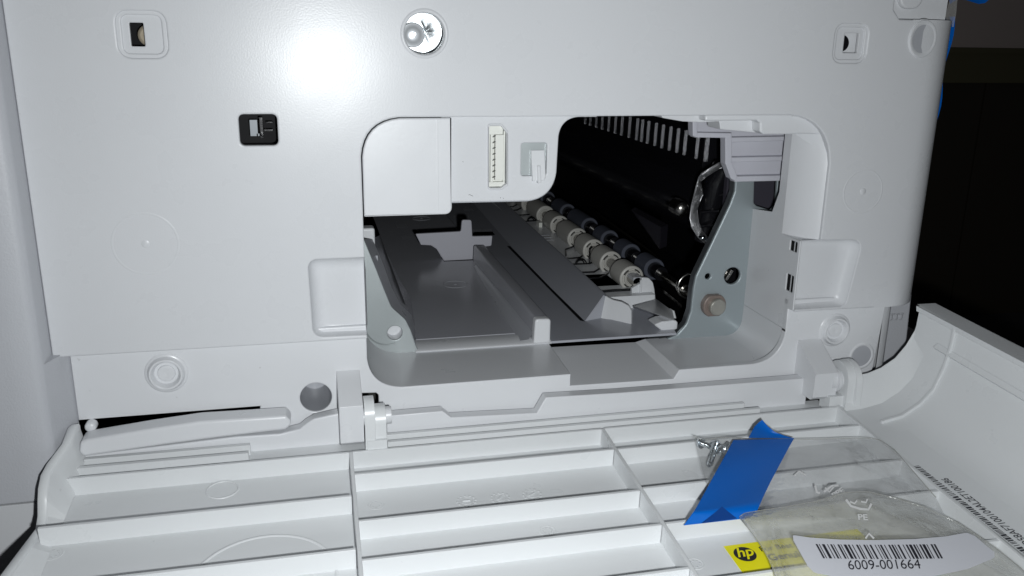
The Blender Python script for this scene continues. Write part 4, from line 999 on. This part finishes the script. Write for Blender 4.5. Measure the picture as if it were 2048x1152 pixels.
b.loft([[(q.x-1.5+i*0.8, 6+(i % 2)*1.2, 18), (q.x-2+i*0.8, 6+((i+1) % 2), 11), (q.x-0.5+i*0.6, 7, 6.5)] for i in range(6)], closed=False)
o = b.build('clear_tape_tab', FILM2, smooth=50); tag(o, 'small crumpled clear plastic tab at the top right corner of the printer', 'plastic tab')

def lerp_poly(pl, t):
    n = len(pl)-1; k = min(int(t*n), n-1); f = t*n-k; return (pl[k][0]*(1-f)+pl[k+1][0]*f, pl[k][1]*(1-f)+pl[k+1][1]*f)
def on_cover(px, py, h):
    x, v = covpx(px, py, h); return tuple(cov(x, v, h))
def sheet(name, topl, botl, hf, m, parent=None, nx=44, ny=18, thick=0.0):
    b = MB(); rows = []
    for j in range(ny+1):
        w = j/ny; row = []
        for i in range(nx+1):
            u = i/nx; a = lerp_poly(topl, u); c_ = lerp_poly(botl, u)
            px = a[0]*(1-w)+c_[0]*w; py = a[1]*(1-w)+c_[1]*w; row.append(on_cover(px, py, hf(px, py, u, w)))
        rows.append(row)
    b.loft(rows, closed=False); o = b.build(name, m, parent, smooth=80); return o
def crease(a): return (1-abs(math.sin(a)))**4
def h1f(px, py, u, w):
    return 2.0+(1.0*crease(px/95-py/60+0.6)+0.9*crease(px/130+py/48))*min(1, max(0, (px-1590)/40))+1.6*max(0, w-0.75)*4*math.sin(u*math.pi)+0.5*math.sin(px/33+py/21)+0.4*math.sin(px/17-py/40)+ (1.4*math.exp(-((px-1425)/40)**2) if px < 1520 else 0) - (0.9*w*(1-w))
bag = thing('clear_bag', 'clear plastic bag of screws with a barcode label taped onto the open cover', 'plastic bag')
top1 = [(1386, 872), (1400, 878), (1420, 878), (1440, 874), (1470, 875), (1500, 879), (1560, 879), (1640, 878), (1700, 876), (1738, 876), (1760, 880), (1790, 900), (1820, 935), (1850, 970), (1872, 995)]
bot1 = [(1412, 966), (1424, 982), (1440, 1000), (1460, 1015), (1480, 1030), (1500, 1040), (1560, 1042), (1630, 1040), (1690, 1040), (1730, 1042), (1770, 1050), (1800, 1060), (1830, 1070), (1870, 1085), (1930, 1110)]
sheet('bag_film', top1, bot1, h1f, FILM, bag, 60, 24)
def h2f(px, py, u, w):
    edge = max(0, 1-w/0.12)
    ex = min(u, 1-u)
    return 6.0+1.8*math.exp(-((px-1553-(py-1100)*0.25)/8)**2)*min(1, w*4)+0.9*math.sin((px-1500)/120.0)+(1.1*crease(px/150-py/80+1.0)+0.9*crease(px/45+py/150+0.3)*math.exp(-((u-0.03)/0.09)**2))*min(1, (1-w)*3)+0.35*math.sin(px/41+py/23)-1.8*edge*edge-1.2*max(0, 1-ex/0.05)**2
top2 = [(1478, 1034), (1490, 1026), (1520, 1021), (1570, 1014), (1630, 1003), (1690, 985), (1735, 983), (1790, 996), (1850, 1015), (1920, 1048), (1990, 1095), (2040, 1135), (2075, 1170)]
bot2 = [(1560, 1200), (1575, 1200), (1600, 1200), (1650, 1200), (1700, 1200), (1750, 1200), (1800, 1200), (1850, 1200), (1900, 1200), (1950, 1200), (2000, 1200), (2050, 1200), (2085, 1200)]
# curved left edge of the flap
def flapmap(u, w):
    a = lerp_poly(top2, u); c_ = lerp_poly(bot2, u); k = w
    px = a[0]*(1-k)+c_[0]*k; py = a[1]*(1-k)+c_[1]*k
    if u < 0.15: px += (1-u/0.15)*18*math.sin(math.pi*min(1, w*1.0))*(1 if w > 0.0 else 0)
    return px, py
b = MB(); rows = []
for j in range(23):
    w = j/22; rows.append([on_cover(*flapmap(i/60, w), h2f(*flapmap(i/60, w), i/60, w)) for i in range(61)])
b.loft(rows, closed=False); b.build('bag_flap', FILM2, bag, smooth=80)
# welded seams of the bag
e1 = [on_cover(*lerp_poly(top1, i/60), h1f(*lerp_poly(top1, i/60), i/60, 0)) for i in range(61)]
e2 = [on_cover(*flapmap(i/60, 0), h2f(*flapmap(i/60, 0), i/60, 0)) for i in range(61)]
e3 = [on_cover(*flapmap(0, i/22), h2f(*flapmap(0, i/22), 0, i/22)) for i in range(20)]
for e_ in (e1, e2, e3): MB().tube(e_, 0.16, 6).build('bag_seam', FILM2, bag, smooth=70)
# barcode label
LT = [(1580, 1069), (1620, 1075), (1680, 1079), (1750, 1080), (1830, 1078), (1890, 1073), (1940, 1064)]
LB = [(1622, 1144), (1670, 1154), (1730, 1160), (1800, 1160), (1870, 1152), (1935, 1138), (1998, 1112)]
def hl(px, py): return 8.9+0.9*math.sin((px-1500)/120.0)
def labmap(u, w, e=0.0):
    a = lerp_poly(LT, u); c_ = lerp_poly(LB, u); px = a[0]*(1-w)+c_[0]*w; py = a[1]*(1-w)+c_[1]*w
    return on_cover(px, py, hl(px, py)+e)
b = MB(); rows = []; nx = 48
for i in range(nx+1):
    u = i/nx; d = min(u, 1-u)*1.0; rr5 = 0.035
    cut = 0.0 if d >= rr5 else (1-math.sqrt(max(0, 1-((rr5-d)/rr5)**2)))*0.16
    rows.append([labmap(u, cut+(1-2*cut)*j/8) for j in range(9)])
b.loft(rows, closed=False); lab = b.build('barcode_label', PAPER, bag, smooth=80)
code = '2112321221132112312213211321122312112213212112231221312112213113212'
b = MB(); pos = 0; tot = sum(int(c) for c in code)
for k, c_ in enumerate(code):
    wv = int(c_)
    if k % 2 == 0:
        def q(t, s_): 
            px = 1631+t/tot*240+s_*15.5; py = 1088+1.5*math.sin(t/tot*3)+s_*28.5; return on_cover(px, py, hl(px, py)+0.12)
        b.add([q(pos, 0), q(pos+wv*0.92, 0), q(pos+wv*0.92, 1), q(pos, 1)], [(0, 1, 2, 3)])
    pos += wv
b.build('barcode', INK, lab, smooth=0)
def ptext(txt, px0, py0, kx, ky, m, par, hf, skew=0.25, rot=0.0, bold=0.0, name='lettering'):
    cr, sr = math.cos(rot), math.sin(rot)
    def pl(u, w):
        uu = u*kx+w*skew*-ky*0; a = uu - w*ky*skew; c_ = -w*ky
        px = px0+a*cr-c_*sr; py = py0+a*sr+c_*cr; return on_cover(px, py, hf(px, py))
    return lettering(txt, 1.0, pl, m, par, name=name, bold=bold)
ptext('6009-001664', 1697, 1139, 27.5, 27, INK, lab, lambda a, c_: hl(a, c_)+0.14, 0.22, -0.015)
# prints on the film
hb = lambda a, c_: 8.6+0.9*math.sin((a-1500)/120.0)
hb1 = lambda a, c_: 3.6
ptext('PE', 1716, 1039, 20, 16, PRINTW, bag, hb, 0.2, 0.05, 0.03)
ptext('PPE', 1668, 996, 17, 15, PRINTW, bag, hb1, 0.1, -0.55, 0.03)
def stroke(pts, wpx, hf):
    b = MB(); L_ = []
    for i, (x, y) in enumerate(pts):
        a = pts[max(0, i-1)]; c_ = pts[min(len(pts)-1, i+1)]; dx, dy_ = c_[0]-a[0], c_[1]-a[1]; l = math.hypot(dx, dy_) or 1
        nx_, ny_ = -dy_/l*wpx/2, dx/l*wpx/2
        L_.append([on_cover(x+nx_, y+ny_, hf(x, y)), on_cover(x-nx_, y-ny_, hf(x, y))])
    b.loft(L_, closed=False); return b.build('recycling_arrow', PRINTW, bag, smooth=0)
stroke([(1692, 999), (1702, 1012), (1722, 1018), (1737, 1019), (1743, 1007)], 4.5, hb)
stroke([(1700, 1003), (1709, 1007), (1714, 1001)], 3.5, hb); stroke([(1722, 1003), (1732, 1005), (1735, 998)], 3.5, hb)
stroke([(1630, 971), (1634, 985), (1640, 986)], 4.0, hb1); stroke([(1648, 984), (1663, 972), (1677, 971)], 4.0, hb1); stroke([(1650, 975), (1659, 984), (1668, 973)], 3, hb1)
stroke([(1588, 952), (1598, 942), (1612, 950)], 3.0, hb1)
stroke([(1731, 1077), (1738, 1067), (1748, 1077)], 4.0, hb)
# tape
def tape_sheet(name, L, R, hf, m, lab_, nx=10, grp=None):
    b = MB(); rows = []
    ns = 30
    for j in range(ns+1):
        a = lerp_poly(L, j/ns); c_ = lerp_poly(R, j/ns)
        rows.append([on_cover(a[0]*(1-i/nx)+c_[0]*i/nx, a[1]*(1-i/nx)+c_[1]*i/nx, hf(j/ns, i/nx)) for i in range(nx+1)])
    b.loft(rows, closed=False); return b, name
b, _ = tape_sheet('t', [(1467, 880), (1448, 915), (1429, 949), (1410, 984), (1391, 1018), (1379, 1035), (1367, 1051)], [(1588, 877), (1575, 900), (1558, 932), (1541, 964), (1527, 993), (1515, 1020), (1500, 1036)],
    lambda t, s_: 5.0+0.4*math.sin(t*7+s_*2)-4.0*max(0, t-0.75)/0.25*(1-0.3*s_), TAPE, '')
tape = b.build('tape_strip', TAPE, None, smooth=80)
tag(tape, 'wide bright blue tape strip holding the screw bag down on the open cover', 'tape', 'blue tape strips')
ed = MB(); L2 = [(1497, 876), (1502, 866), (1509, 853), (1517, 845), (1524, 840)]; R2 = [(1590, 877), (1568, 871), (1550, 864), (1536, 853), (1525, 840)]
rows = []
for j in range(13):
    a = lerp_poly(L2, j/12); c_ = lerp_poly(R2, j/12)
    rows.append([on_cover(a[0]*(1-i/6)+c_[0]*i/6, a[1]*(1-i/6)+c_[1]*i/6, 5.2+3.5*(j/12)**1.5) for i in range(7)])
ed.loft(rows, closed=False); e_ = ed.build('curled_tape_end', TAPE, tape, smooth=80)
fd = MB().add([on_cover(1404, 1047, 3.4), on_cover(1444, 1013, 5.2), on_cover(1474, 1037, 4.4)], [(0, 1, 2)]); fd.build('folded_tape_corner', TAPED, tape, smooth=0)

# screws in the bag
def loose_screw(p_head, p_tip, lab_, head_r=3.0, shank=1.45):
    a = Vector(on_cover(*p_head)); t = Vector(on_cover(*p_tip)); d = (t-a).normalized()
    rt = thing('machine_screw', lab_, 'screw', 'screws in the clear bag')
    MB().tube([a-d*1.9, a-d*1.4, a-d*0.2, a], [head_r*0.55, head_r*0.93, head_r, head_r], 18).build('screw_head', CHROME, rt, smooth=50)
    n = 26; Ln = (t-a).length
    MB().tube([a+d*Ln*i/n for i in range(n+1)], [shank*(1.0 if i % 2 else 0.86)*(1 if i < n-2 else 0.7) for i in range(n+1)], 14).build('screw_shank', CHROME, rt, smooth=50)
loose_screw((1431, 895, -0.8), (1418, 932, -1.5), 'middle zinc screw in the clear bag, pointing down beside the blue tape', 2.6, 1.1)
loose_screw((1404, 887, -0.6), (1420, 893, 0.2), 'zinc screw lying across the top corner of the clear bag, farthest from the tape', 2.0, 1.0)
loose_screw((1446, 902, -0.2), (1456, 886, -0.5), 'zinc screw in the clear bag half tucked under the edge of the blue tape', 2.3, 1.1)
